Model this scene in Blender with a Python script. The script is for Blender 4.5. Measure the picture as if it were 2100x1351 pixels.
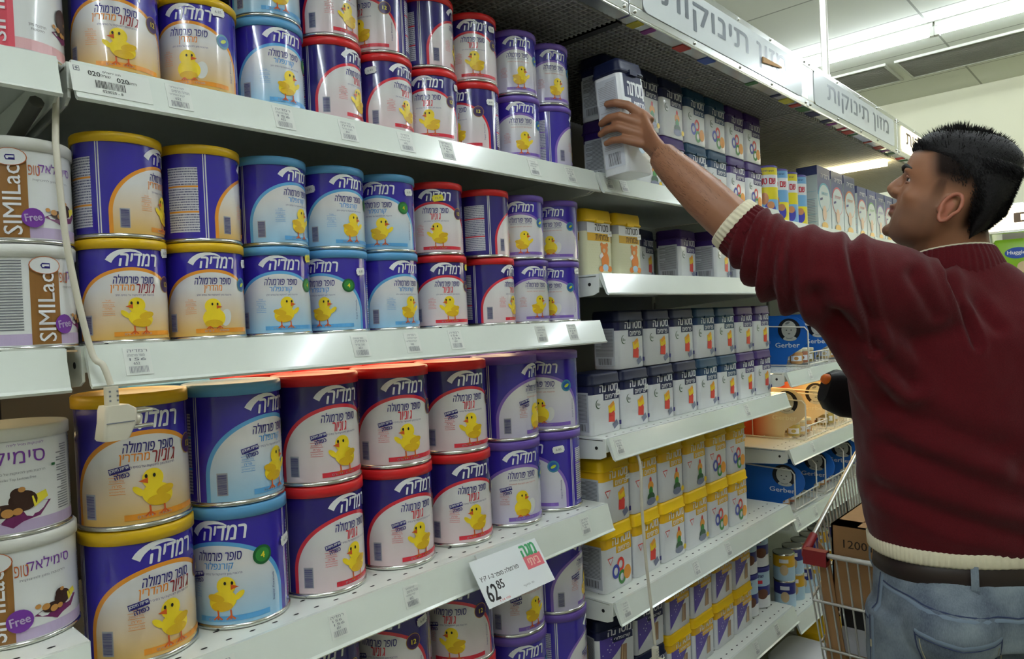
import bpy, bmesh, math, random
from mathutils import Vector, Matrix
from mathutils import noise as mnoise
from mathutils.bvhtree import BVHTree
from mathutils.geometry import tessellate_polygon

PI = math.pi
for _o in list(bpy.data.objects):
    bpy.data.objects.remove(_o)
SC = bpy.context.scene
COL = SC.collection
H = 1.38                      # camera height above the shop floor

# ------------------------------------------------------------------ camera
def make_camera():
    f, yaw, pitch, roll = 1454.6, 0.7445, -0.0124, -0.0435
    F = Vector((math.cos(yaw) * math.cos(pitch), math.sin(yaw) * math.cos(pitch), math.sin(pitch)))
    R = Vector((math.sin(yaw), -math.cos(yaw), 0))
    U = R.cross(F)
    c, s = math.cos(roll), math.sin(roll)
    R2 = c * R + s * U
    U2 = -s * R + c * U
    cam = bpy.data.cameras.new('camera')
    cam.sensor_width = 36.0
    cam.lens = 36.0 * f / 2100.0
    cam.clip_start = 0.02
    o = bpy.data.objects.new('camera', cam)
    COL.objects.link(o)
    m = Matrix((R2, U2, -F)).transposed().to_4x4()
    m.translation = Vector((0, -0.9, H))
    o.matrix_world = m
    SC.camera = o
make_camera()

# ------------------------------------------------------------------ world, exposure
W = bpy.data.worlds.new('world')
SC.world = W
W.use_nodes = True
W.node_tree.nodes['Background'].inputs[0].default_value = (0.75, 0.85, 0.8, 1)
W.node_tree.nodes['Background'].inputs[1].default_value = 0.02
SC.view_settings.view_transform = 'Standard'
SC.view_settings.look = 'None'
SC.view_settings.gamma = 1.0
SC.view_settings.exposure = 1.38
SC.view_settings.use_curve_mapping = False
TUBE_POWER = 18.0             # emission strength of every fluorescent tube

# ------------------------------------------------------------------ materials
def lin(c):
    out = []
    for v in c:
        v = v / 255.0
        out.append(v / 12.92 if v <= 0.04045 else ((v + 0.055) / 1.055) ** 2.4)
    return tuple(out) + (1.0,)

_M = {}
def mat(name, rgb, rough=0.5, metal=0.0, emit=0.0, noise=0.0, nscale=30.0, bump=0.0, spec=0.5, coat=0.0):
    if name in _M:
        return _M[name]
    m = bpy.data.materials.new(name)
    m.use_nodes = True
    nt = m.node_tree
    b = nt.nodes['Principled BSDF']
    c = lin(rgb)
    b.inputs['Base Color'].default_value = c
    b.inputs['Roughness'].default_value = rough
    b.inputs['Metallic'].default_value = metal
    b.inputs['Specular IOR Level'].default_value = spec
    if coat:
        b.inputs['Coat Weight'].default_value = coat
        b.inputs['Coat Roughness'].default_value = 0.08
    if emit:
        b.inputs['Emission Color'].default_value = c
        b.inputs['Emission Strength'].default_value = emit
    if noise or bump:
        tc = nt.nodes.new('ShaderNodeTexCoord')
        nz = nt.nodes.new('ShaderNodeTexNoise')
        nz.inputs['Scale'].default_value = nscale
        nz.inputs['Detail'].default_value = 4
        nt.links.new(tc.outputs['Object'], nz.inputs['Vector'])
        if noise:
            mx = nt.nodes.new('ShaderNodeMix')
            mx.data_type = 'RGBA'
            mx.inputs[6].default_value = tuple(v * (1 - noise) for v in c[:3]) + (1,)
            mx.inputs[7].default_value = tuple(min(1, v * (1 + noise)) for v in c[:3]) + (1,)
            nt.links.new(nz.outputs['Fac'], mx.inputs[0])
            nt.links.new(mx.outputs[2], b.inputs['Base Color'])
        if bump:
            bp = nt.nodes.new('ShaderNodeBump')
            bp.inputs['Strength'].default_value = bump
            bp.inputs['Distance'].default_value = 0.002
            nt.links.new(nz.outputs['Fac'], bp.inputs['Height'])
            nt.links.new(bp.outputs['Normal'], b.inputs['Normal'])
    _M[name] = m
    return m

class NG:
    """tiny helper to write node maths"""
    def __init__(self, name):
        self.m = bpy.data.materials.new(name)
        self.m.use_nodes = True
        self.nt = self.m.node_tree
        self.b = self.nt.nodes['Principled BSDF']
    def n(self, t, **kw):
        x = self.nt.nodes.new(t)
        for k, v in kw.items():
            setattr(x, k, v)
        return x
    def l(self, a, b):
        self.nt.links.new(a, b)
    def math(self, op, a, b=None, c=None):
        x = self.n('ShaderNodeMath', operation=op)
        for i, v in enumerate((a, b, c)):
            if v is None:
                continue
            if isinstance(v, (int, float)):
                x.inputs[i].default_value = v
            else:
                self.l(v, x.inputs[i])
        return x.outputs[0]
    def mix(self, f, a, b):
        x = self.n('ShaderNodeMix', data_type='RGBA')
        for i, v in ((0, f), (6, a), (7, b)):
            if isinstance(v, (int, float)):
                x.inputs[i].default_value = v
            elif isinstance(v, tuple):
                x.inputs[i].default_value = v
            else:
                self.l(v, x.inputs[i])
        return x.outputs[2]
    def lt(self, a, b):
        return self.math('LESS_THAN', a, b)
    def gt(self, a, b):
        return self.math('GREATER_THAN', a, b)
    def rng(self, v, a, b):
        return self.math('MULTIPLY', self.gt(v, a), self.lt(v, b))

# ------------------------------------------------------------------ mesh builder
class MB:
    def __init__(self):
        self.v = []; self.f = []; self.mi = []; self.uv = {}; self.mats = []; self.sm = []
    def slot(self, m):
        if m not in self.mats:
            self.mats.append(m)
        return self.mats.index(m)
    def add(self, vs, fs, m, smooth=False, uvs=None):
        o = len(self.v); s = self.slot(m)
        self.v += [tuple(p) for p in vs]
        for i, f in enumerate(fs):
            if uvs:
                self.uv[len(self.f)] = [uvs[k] for k in f] if not isinstance(uvs, dict) else uvs[i]
            self.f.append([o + k for k in f]); self.mi.append(s); self.sm.append(smooth)
    def box(self, x0, x1, y0, y1, z0, z1, m, M=None):
        vs = [Vector((x, y, z)) for z in (z0, z1) for y in (y0, y1) for x in (x0, x1)]
        if M is not None:
            vs = [M @ p for p in vs]
        self.add(vs, [(0, 2, 3, 1), (4, 5, 7, 6), (0, 1, 5, 4), (1, 3, 7, 5), (3, 2, 6, 7), (2, 0, 4, 6)], m)
    def loft(self, rings, m, smooth=True, cap=True, uvs=None):
        n = len(rings[0]); vs = [p for r in rings for p in r]; fs = []
        for i in range(len(rings) - 1):
            for k in range(n):
                a = i * n + k; b = i * n + (k + 1) % n
                fs.append((a, b, b + n, a + n))
        self.add(vs, fs, m, smooth)
        if cap:
            self.add(rings[0], [tuple(range(n))[::-1]], m, False)
            self.add(rings[-1], [tuple(range(n))], m, False)
    def lathe(self, prof, m, n=48, smooth=True, c=(0, 0, 0), M=None):
        """prof: list of (r, z)"""
        rings = []
        for r, z in prof:
            ring = [Vector((c[0] + r * math.cos(2 * PI * k / n), c[1] + r * math.sin(2 * PI * k / n), c[2] + z)) for k in range(n)]
            rings.append([M @ p for p in ring] if M is not None else ring)
        self.loft(rings, m, smooth)
    def tube(self, pts, r, m, n=8, cap=True):
        pts = [Vector(p) for p in pts]
        rs = r if isinstance(r, (list, tuple)) else [r] * len(pts)
        rings = []
        up = None
        for i, p in enumerate(pts):
            d = (pts[min(i + 1, len(pts) - 1)] - pts[max(i - 1, 0)]).normalized()
            if up is None:
                up = Vector((0, 0, 1)) if abs(d.z) < 0.9 else Vector((1, 0, 0))
            a = d.cross(up).normalized(); b = a.cross(d).normalized(); up = b
            rings.append([p + a * (rs[i] * math.cos(2 * PI * k / n)) + b * (rs[i] * math.sin(2 * PI * k / n)) for k in range(n)])
        self.loft(rings, m, True, cap)
    def sphere(self, c, r, m, n=16, M=None):
        rx, ry, rz = r if isinstance(r, (list, tuple)) else (r, r, r)
        rings = []
        k2 = n // 2
        for i in range(k2 + 1):
            t = PI * (i + 0.0001) / (k2 + 0.0002) - PI / 2
            ring = [Vector((rx * math.cos(t) * math.cos(2 * PI * k / n), ry * math.cos(t) * math.sin(2 * PI * k / n), rz * math.sin(t))) for k in range(n)]
            if M is not None:
                ring = [M @ p for p in ring]
            rings.append([p + Vector(c) for p in ring])
        self.loft(rings, m)
    def mesh(self, name):
        me = bpy.data.meshes.new(name)
        me.from_pydata(self.v, [], self.f)
        for m in self.mats:
            me.materials.append(m)
        me.polygons.foreach_set('material_index', self.mi)
        me.polygons.foreach_set('use_smooth', self.sm)
        if self.uv:
            ul = me.uv_layers.new(name='UVMap')
            for p in me.polygons:
                u = self.uv.get(p.index)
                if u:
                    for li, c in zip(p.loop_indices, u):
                        ul.data[li].uv = c
        me.update()
        return me
    def build(self, name, parent=None, loc=None):
        o = bpy.data.objects.new(name, self.mesh(name))
        COL.objects.link(o)
        if parent is not None:
            o.parent = parent
        if loc is not None:
            o.location = loc
        return o

def link(name, me, parent=None, loc=None):
    o = bpy.data.objects.new(name, me)
    COL.objects.link(o)
    o.parent = parent
    if loc is not None:
        o.location = loc
    return o

def thing(name, label, cat, loc=(0, 0, 0), rz=0.0, group=None):
    o = bpy.data.objects.new(name, None)
    o.empty_display_size = 0.03
    COL.objects.link(o)
    o.location = loc
    o.rotation_euler = (0, 0, rz)
    tag(o, label, cat, group)
    return o

def tag(o, label=None, cat=None, group=None, kind=None):
    if label: o['label'] = label
    if cat: o['category'] = cat
    if group: o['group'] = group
    if kind: o['kind'] = kind
    return o

def structure(name, mb):
    o = mb.build(name)
    o['kind'] = 'structure'
    return o

def bevel(o, w, seg=2):
    md = o.modifiers.new('bevel', 'BEVEL')
    md.width = w; md.segments = seg; md.limit_method = 'ANGLE'; md.angle_limit = math.radians(40)
    return o

def empty_tree_copy(root, loc, rz, label, group=None):
    r = root.copy(); COL.objects.link(r); r.location = loc; r.rotation_euler = (0, 0, rz)
    r['label'] = label
    if group: r['group'] = group
    for ch in list(root.children):
        c = ch.copy(); COL.objects.link(c); c.parent = r
        for g in list(ch.children):
            d = g.copy(); COL.objects.link(d); d.parent = c
    return r

# ------------------------------------------------------------------ lettering and flat artwork
_TX = {}
def text2d(s, bold=0.0):
    """outline of a word, every contour filled by itself: (points, faces, layer of every face, aspect)"""
    if s in _TX:
        return _TX[s]
    cu = bpy.data.curves.new('lettering', 'FONT')
    cu.body = s; cu.size = 1.0; cu.resolution_u = 2; cu.fill_mode = 'NONE'
    o = bpy.data.objects.new('lettering', cu)
    COL.objects.link(o)
    bpy.context.view_layer.update()
    dg = bpy.context.evaluated_depsgraph_get()
    me = o.evaluated_get(dg).to_mesh()
    co = [(v.co.x, v.co.y) for v in me.vertices]
    nx = {}
    for e in me.edges:
        nx.setdefault(e.vertices[0], []).append(e.vertices[1]); nx.setdefault(e.vertices[1], []).append(e.vertices[0])
    o.evaluated_get(dg).to_mesh_clear()
    bpy.data.objects.remove(o); bpy.data.curves.remove(cu)
    seen = set(); loops = []
    for i in sorted(nx):
        if i in seen:
            continue
        lp = [i]; seen.add(i)
        # follow increasing vertex order so that the winding of the glyph is kept
        cur = i
        while True:
            nb = [k for k in nx[cur] if k not in seen]
            if not nb:
                break
            k = (cur + 1) if (cur + 1) in nb else nb[0]
            lp.append(k); seen.add(k); cur = k
        if len(lp) > 2:
            loops.append([co[k] for k in lp])
    area = lambda p: sum(p[k - 1][0] * p[k][1] - p[k][0] * p[k - 1][1] for k in range(len(p))) / 2
    def inside(q, p):
        c = False
        for k in range(len(p)):
            (x1, y1), (x2, y2) = p[k - 1], p[k]
            if (y1 > q[1]) != (y2 > q[1]) and q[0] < (x2 - x1) * (q[1] - y1) / (y2 - y1) + x1:
                c = not c
        return c
    if not loops:
        loops = [[(0, 0), (1, 0), (1, 1)]]
    ar = [area(p) for p in loops]
    big = max(ar, key=abs)
    solids = [i for i, a_ in enumerate(ar) if a_ * big > 0]
    holes = [i for i, a_ in enumerate(ar) if a_ * big < 0]
    pts, fs, ly = [], [], []
    for n, i in enumerate(solids):
        hs = [h for h in holes if inside(loops[h][0], loops[i])]
        polys = [[Vector((x, y, 0)) for x, y in loops[k]] for k in [i] + hs]
        off = len(pts)
        for k in [i] + hs:
            pts += loops[k]
        for t in tessellate_polygon(polys):
            a_, b_, c_ = (pts[off + q] for q in t)
            ccw = (b_[0] - a_[0]) * (c_[1] - a_[1]) - (b_[1] - a_[1]) * (c_[0] - a_[0]) > 0
            fs.append(tuple(off + q for q in (t if ccw else t[::-1]))); ly.append(n % 3)
    x0 = min(v[0] for v in pts); x1 = max(v[0] for v in pts)
    y0 = min(v[1] for v in pts); y1 = max(v[1] for v in pts)
    h = max(y1 - y0, 1e-6)
    pts = [((x - (x0 + x1) / 2) / h, (y - (y0 + y1) / 2) / h) for x, y in pts]
    _TX[s] = (pts, fs, ly, (x1 - x0) / h)
    return _TX[s]

def heb(s):
    return s[::-1]

class Art:
    """draws flat shapes in (s, z) label space and maps them onto a surface with fn(s, z, off)"""
    def __init__(self, mb, fn, step=0.006, off=0.0003):
        self.mb = mb; self.fn = fn; self.step = step; self.off = off; self.k = 0
    def put(self, pts, fs, m, lvl):
        self.k += 1                              # no two prints share exactly the same depth
        o = self.off * (lvl + .022 * (self.k % 20))
        self.mb.add([self.fn(s, z, o) for s, z in pts], fs, m)
    @staticmethod
    def rot(pts, c, a):
        ca, sa = math.cos(a), math.sin(a)
        return [(c[0] + (x - c[0]) * ca - (y - c[1]) * sa, c[1] + (x - c[0]) * sa + (y - c[1]) * ca) for x, y in pts]
    def rect(self, s0, z0, s1, z1, m, lvl=1, a=0.0):
        n = max(1, int(math.ceil(abs(s1 - s0) / self.step)))
        pts = []
        for i in range(n + 1):
            s = s0 + (s1 - s0) * i / n
            pts += [(s, z0), (s, z1)]
        if a:
            pts = self.rot(pts, ((s0 + s1) / 2, (z0 + z1) / 2), a)
        self.put(pts, [(2 * i, 2 * i + 2, 2 * i + 3, 2 * i + 1) for i in range(n)], m, lvl)
    def ellipse(self, cs, cz, a, b, m, lvl=1, rot=0.0, n=20, inner=0.0):
        k = max(1, int(math.ceil(max(a, b) * (1 - inner) / self.step)))
        pts = []
        for j in range(k + 1):
            q = inner + (1 - inner) * j / k
            for i in range(n):
                t = 2 * PI * i / n
                pts.append((cs + a * q * math.cos(t), cz + b * q * math.sin(t)))
        fs = [(j * n + i, (j + 1) * n + i, (j + 1) * n + (i + 1) % n, j * n + (i + 1) % n) for j in range(k) for i in range(n)]
        if rot:
            pts = self.rot(pts, (cs, cz), rot)
        self.put(pts, fs, m, lvl)
    def stroke(self, line, w, m, lvl=1):
        """polyline with width (w number or list)"""
        ws = w if isinstance(w, (list, tuple)) else [w] * len(line)
        pts = []
        for i, p in enumerate(line):
            q0 = line[max(i - 1, 0)]; q1 = line[min(i + 1, len(line) - 1)]
            dx, dy = q1[0] - q0[0], q1[1] - q0[1]
            L = math.hypot(dx, dy) or 1
            nx, ny = -dy / L * ws[i] / 2, dx / L * ws[i] / 2
            pts += [(p[0] - nx, p[1] - ny), (p[0] + nx, p[1] + ny)]
        self.put(pts, [(2 * i, 2 * i + 2, 2 * i + 3, 2 * i + 1) for i in range(len(line) - 1)], m, lvl)
    def poly(self, pts, m, lvl=1):
        self.put(pts, [tuple(range(len(pts)))], m, lvl)
    def text(self, s, cs, cz, h, m, w=None, lvl=2, rot=0.0, shear=0.0, bold=0.02):
        vs, fs, ly, asp = text2d(s)
        sx = h if w is None else w / asp
        # heavier strokes: the word is laid down again with a hair's shift
        sh = [(0, 0)] if bold <= 0.005 else [(-bold * h, 0), (bold * h, 0)] if bold < 0.02 else [(-bold * h, 0), (bold * h, 0), (0, bold * h * .6), (0, -bold * h * .6)]
        for q, (dx, dy) in enumerate(sh):
            pts = [(cs + dx + x * sx + y * h * shear, cz + dy + y * h) for x, y in vs]
            if rot:
                pts = self.rot(pts, (cs, cz), rot)
            for n in range(3):
                sub = [f for f, k in zip(fs, ly) if k == n]
                if sub:
                    used = sorted({i for f in sub for i in f}); ix = {i: k for k, i in enumerate(used)}
                    self.put([pts[i] for i in used], [tuple(ix[i] for i in f) for f in sub], m, lvl + .10 * q + .033 * n)
    def barcode(self, s0, z0, s1, z1, m, lvl=2, horizontal=False, seed=1, n=14):
        r = random.Random(seed)
        L = (z1 - z0) if horizontal else (s1 - s0)
        p = 0.0
        for i in range(n):
            w = L / n * r.choice((0.3, 0.4, 0.55))
            if horizontal:
                self.rect(s0, z0 + p, s1, z0 + p + w, m, lvl)
            else:
                self.rect(s0 + p, z0, s0 + p + w, z1, m, lvl)
            p += L / n
    def lines(self, s0, z0, s1, z1, n, m, lvl=1, seed=3, frac=0.45):
        r = random.Random(seed)
        dz = (z1 - z0) / n
        for i in range(n):
            z = z0 + dz * i
            e = s0 + (s1 - s0) * (0.0 if r.random() < 0.75 else r.uniform(0.2, 0.5))
            self.rect(e, z, s1, z + dz * frac, m, lvl)

def flat(origin, ux, uz):
    """mapping for a flat face: origin + s*ux + z*uz + off*normal"""
    o, ux, uz = Vector(origin), Vector(ux).normalized(), Vector(uz).normalized()
    nrm = ux.cross(uz)
    return lambda s, z, off: o + ux * s + uz * z + nrm * off

def cyl(R, h0=0.0):
    """front of the cylinder is local +X, right-hand side as seen from outside is +angle"""
    def fn(s, z, off):
        a = s / R
        return Vector(((R + off) * math.cos(a), (R + off) * math.sin(a), z + h0))
    return fn

# palette
WHITE = mat('white_paint', (225, 228, 222), 0.35)
INKW = mat('white_print', (232, 232, 236), 0.3)
INKNAVY = mat('navy_print', (38, 30, 120), 0.3)
INKBLK = mat('black_print', (25, 25, 28), 0.4)
INKGREY = mat('grey_print', (120, 122, 130), 0.4)
INKPALE = mat('pale_grey_print', (165, 165, 172), 0.4)
YELLOW = mat('chick_yellow', (244, 214, 40), 0.35)
YELLOW2 = mat('chick_shade_yellow', (222, 178, 28), 0.35)
BEAK = mat('orange_print', (214, 92, 30), 0.35)
STEEL = mat('tinplate', (215, 215, 210), 0.22, 1.0)
CHROME = mat('chrome_wire', (226, 226, 222), 0.3, 0.85)
SATIN = mat('satin_steel_pole', (216, 214, 204), 0.38, 0.8)
ALU = mat('brushed_aluminium', (205, 208, 205), 0.26, 1.0, noise=0.05, nscale=60)
# ------------------------------------------------------------------ room
def build_room():
    cm = NG('ceiling_tiles')
    tc = cm.n('ShaderNodeTexCoord')
    bk = cm.n('ShaderNodeTexBrick')
    bk.offset = 0.0
    bk.inputs['Color1'].default_value = lin((214, 216, 202)); bk.inputs['Color2'].default_value = lin((209, 212, 197))
    bk.inputs['Mortar'].default_value = lin((150, 152, 138))
    bk.inputs['Scale'].default_value = 1.0
    bk.inputs['Mortar Size'].default_value = 0.006
    bk.inputs['Brick Width'].default_value = 0.6; bk.inputs['Row Height'].default_value = 1.2
    cm.l(tc.outputs['Object'], bk.inputs['Vector']); cm.l(bk.outputs['Color'], cm.b.inputs['Base Color'])
    cm.b.inputs['Roughness'].default_value = 0.9
    ceil = cm.m
    wall = mat('cream_wall_paint', (206, 205, 178), 0.8, noise=0.03, nscale=4)
    fl = NG('floor_tiles')
    tc = fl.n('ShaderNodeTexCoord'); bk = fl.n('ShaderNodeTexBrick'); bk.offset = 0.0
    bk.inputs['Color1'].default_value = lin((150, 148, 138)); bk.inputs['Color2'].default_value = lin((140, 138, 128))
    bk.inputs['Mortar'].default_value = lin((95, 92, 86)); bk.inputs['Scale'].default_value = 1.0
    bk.inputs['Mortar Size'].default_value = 0.005; bk.inputs['Brick Width'].default_value = 0.33; bk.inputs['Row Height'].default_value = 0.33
    fl.l(tc.outputs['Object'], bk.inputs['Vector']); fl.l(bk.outputs['Color'], fl.b.inputs['Base Color'])
    fl.b.inputs['Roughness'].default_value = 0.35
    x0, x1, y0, y1, zc = -4.0, 5.9, -4.2, 3.6, H + 1.5
    for nm, a, m in (('floor', (x0, x1, y0, y1, -0.1, 0), fl.m), ('ceiling', (x0, x1, y0, y1, zc, zc + 0.1), ceil),
                     ('wall_back', (x1, x1 + 0.1, y0, y1, 0, zc), wall), ('wall_front', (x0 - 0.1, x0, y0, y1, 0, zc), wall),
                     ('wall_left', (x0, x1, y1, y1 + 0.1, 0, zc), wall), ('wall_right', (x0, x1, y0 - 0.1, y0, 0, zc), wall)):
        b = MB(); b.box(*a, m); structure(nm, b)
    # louvred dark panels set in the ceiling behind the lamp
    dark = mat('dark_ceiling_grille', (138, 136, 124), 0.7)
    fr = mat('ceiling_grille_frame', (182, 184, 170), 0.7)
    for i, (ya, yb) in enumerate(((0.36, 0.96), (-0.98, 0.28))):
        t = thing('ceiling_grille', ('short dark grey ceiling grille, next to the metal suspension pole', 'long dark grey ceiling grille behind the bright tube lamp')[i], 'grille', ((4.9 + 5.3) / 2, (ya + yb) / 2, zc), group='ceiling grilles')
        b = MB(); hx, hy = 0.2, (yb - ya) / 2
        b.box(-hx, hx, -hy, hy, -0.006, 0, dark)
        k = 0
        while -hx + 0.02 * k < hx:
            b.box(-hx + 0.02 * k, -hx + 0.02 * k + 0.006, -hy, hy, -0.012, -0.006, dark); k += 1
        b.build('grille', t)
        b = MB()
        for q in ((-hx - .015, hx + .015, -hy - .015, -hy), (-hx - .015, hx + .015, hy, hy + .015), (-hx - .015, -hx, -hy, hy), (hx, hx + .015, -hy, hy)):
            b.box(*q, -0.014, 0, fr)
        b.build('frame', t)

def build_lamps():
    tube = mat('fluorescent_tube_glow', (238, 246, 255), 0.4, emit=TUBE_POWER)
    body = mat('lamp_batten_enamel', (225, 228, 220), 0.4)
    L = 1.21
    n = 0
    for x in (4.4, 2.15, 0.1, -1.9):
        for yc in (-2.42, -1.21, 0.0, 1.21):
            yc = yc + 0.58
            vis = x > 4 and -1.3 < yc < 1
            if vis:
                lab = 'bare fluorescent tube lamp on the ceiling, ' + ('starting behind the suspension pole' if yc > 0 else 'running off past the tube joint')
            else:
                lab = 'bare fluorescent tube lamp in a ceiling row over the aisle'
            t = thing('tube_lamp', lab, 'lamp', (x, yc, H + 1.5), group=None if vis else 'ceiling tube lamps over the aisle')
            b = MB(); b.box(-0.022, 0.022, -L / 2 + .005, L / 2 - .005, -0.024, 0, body); b.build('batten', t)
            for s in (-1, 1):
                b = MB(); b.box(-0.018, 0.018, s * (L / 2 - .012) - .011, s * (L / 2 - .012) + .011, -0.072, -0.024, body); b.build('lamp_holder', t)
            b = MB(); b.tube([(0, -L / 2 + .02, -0.049), (0, L / 2 - .02, -0.049)], 0.019, tube, 12); b.build('tube', t)
build_room()
build_lamps()

# ------------------------------------------------------------------ shelving
ENAMEL = mat('shelf_white_enamel', (226, 230, 222), 0.28, noise=0.02, nscale=12)
STRIP = mat('price_strip_plastic', (222, 228, 220), 0.16, noise=0.02, nscale=25, coat=0.4)
DARKMETAL = mat('dark_shelf_metal', (40, 40, 40), 0.5)
BACKP = mat('grey_back_panel', (95, 96, 92), 0.5, noise=0.08, nscale=9)
HOLE = mat('punched_hole_black', (20, 20, 20), 0.8)
PAPER = mat('price_label_paper', (220, 223, 216), 0.5)

def price_tag_art(kind, seed):
    b = MB()
    r = random.Random(seed)
    fn = flat((0, 0, 0), (1, 0, 0), (0, 0, 1))
    A = Art(b, fn, 0.05, 0.0002)
    if kind == 'big':
        w, h = 0.085, 0.036
        b.box(-w / 2, w / 2, 0.0, 0.0005, -h / 2, h / 2, PAPER)
        A.text('020', -0.018, 0.009, 0.0062, INKBLK, lvl=2, bold=0.012)
        A.text('020', 0.012, 0.006, 0.0062, INKBLK, lvl=2, bold=0.012)
        A.text(heb('מגה ירושלים'), 0.001, 0.0135, 0.003, INKBLK, lvl=2, bold=0.0)
        A.text(heb('שורה'), -0.006, 0.008, 0.003, INKBLK, lvl=2, bold=0.0)
        A.text(heb('רחוב'), 0.022, 0.005, 0.003, INKBLK, lvl=2, bold=0.0)
        A.barcode(-0.018, -0.009, 0.014, 0.001, INKBLK, 2, n=22, seed=5)
        A.text('020020 - 8', -0.001, -0.0125, 0.0035, INKBLK, lvl=2, bold=0.01)
        A.rect(-0.039, 0.009, -0.0325, 0.0155, INKGREY, 1)
        A.rect(-0.0382, 0.0098, -0.0333, 0.0147, PAPER, 2)
        A.rect(-0.0372, 0.0108, -0.0343, 0.0137, INKGREY, 3, a=0.78)
    else:
        w, h = 0.030, 0.034
        b.box(-w / 2, w / 2, 0.0, 0.0005, -h / 2, h / 2, PAPER)
        words = ['סופר פורמולה', 'רמדיה', 'מגה בדיל', '651', 'קורנפלור', 'מטרנה פרימיום']
        for k in range(3):
            A.text(heb(r.choice(words)), r.uniform(-.003, .003), 0.0125 - 0.0052 * k, 0.0034, INKGREY, w=r.uniform(.015, .024), lvl=2, bold=0.0)
        A.text(str(r.choice((651, 652, 102, 520))), -0.002, -0.003, 0.0034, INKGREY, lvl=2)
        A.barcode(-0.011, -0.0145, 0.011, -0.0065, INKGREY, 2, n=14, seed=seed)
    return b

_tagmesh = {}
def price_tag(parent, x, z, kind='small', seed=1):
    k = (kind, seed % 5)
    if k not in _tagmesh:
        _tagmesh[k] = price_tag_art(kind, seed % 5 + 1).mesh('price_tag')
    o = link('price_tag', _tagmesh[k], parent)
    return o

def shelf(x0, x1, ztop, label, depth=0.46, strip=0.042, tags=(), lean=0.014, seed=0, group=None, yfront=0.0, back=True):
    """ztop is relative to the camera; front edge on Y = yfront"""
    t = thing('shelf', label, 'shelf', ((x0 + x1) / 2, yfront, H + ztop), group=group)
    w = (x1 - x0) / 2 - 0.004
    b = MB()
    b.box(-w, w, 0.004, depth, -0.004, 0, ENAMEL)
    b.box(-w, w, 0.004, 0.012, -0.03, -0.004, ENAMEL)
    b.box(-w, w, depth - 0.01, depth, -0.03, -0.004, ENAMEL)
    k = 0
    hole = []
    while -w + 0.03 + k * 0.033 < w - 0.02:
        x = -w + 0.03 + k * 0.033
        for yy in (0.022, 0.06, 0.3):
            a = [Vector((x + 0.0045 * math.cos(q * PI / 4), yy + 0.0022 * math.sin(q * PI / 4), 0.0004)) for q in range(8)]
            b.add(a, [tuple(range(8))], HOLE)
        k += 1
    b.build('deck', t)
    # leaning price strip: top on the edge, bottom standing out into the aisle
    s = MB()
    p = [(0.004, 0.001), (-0.002, 0.001), (-lean - 0.002, -strip), (-lean - 0.006, -strip - 0.003), (-lean - 0.003, -strip - 0.006), (-lean + 0.003, -strip - 0.002), (0.004, -0.010)]
    ws = w - 0.003
    s.loft([[Vector((x, y, z)) for y, z in p] for x in (-ws, ws)], STRIP, smooth=False)
    strip_o = s.build('price_strip', t)
    ang = math.atan2(lean, strip)
    for i, (tx, kind) in enumerate(tags):
        o = price_tag(strip_o, 0, 0, kind, seed * 7 + i)
        zz = -strip * 0.5
        o.location = (tx - (x0 + x1) / 2, -0.002 - lean * 0.5 - 0.0006, zz + 0.001)
        o.rotation_euler = (-ang, 0, 0)
    for sx in (-1, 1):
        bb = MB()
        xx = sx * (w - 0.002)
        prof = [(0.006, -0.006), (0.006, -0.040), (0.02, -0.046), (depth - 0.05, -0.075), (depth, -0.085), (depth, -0.006)]
        bb.loft([[Vector((xx + dx, y, z)) for y, z in prof] for dx in (-0.0015, 0.0015)], ENAMEL, smooth=False)
        for yy in (0.03,):
            bb.lathe([(0.0, 0.0), (0.004, 0.0), (0.004, 0.0008), (0, 0.0008)], HOLE, 10, c=(0, 0, 0), M=Matrix.Translation((xx + sx * 0.0015, yy, -0.022)) @ Matrix.Rotation(sx * PI / 2, 4, 'Y'))
        bb.build('bracket', t)
    return t

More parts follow.
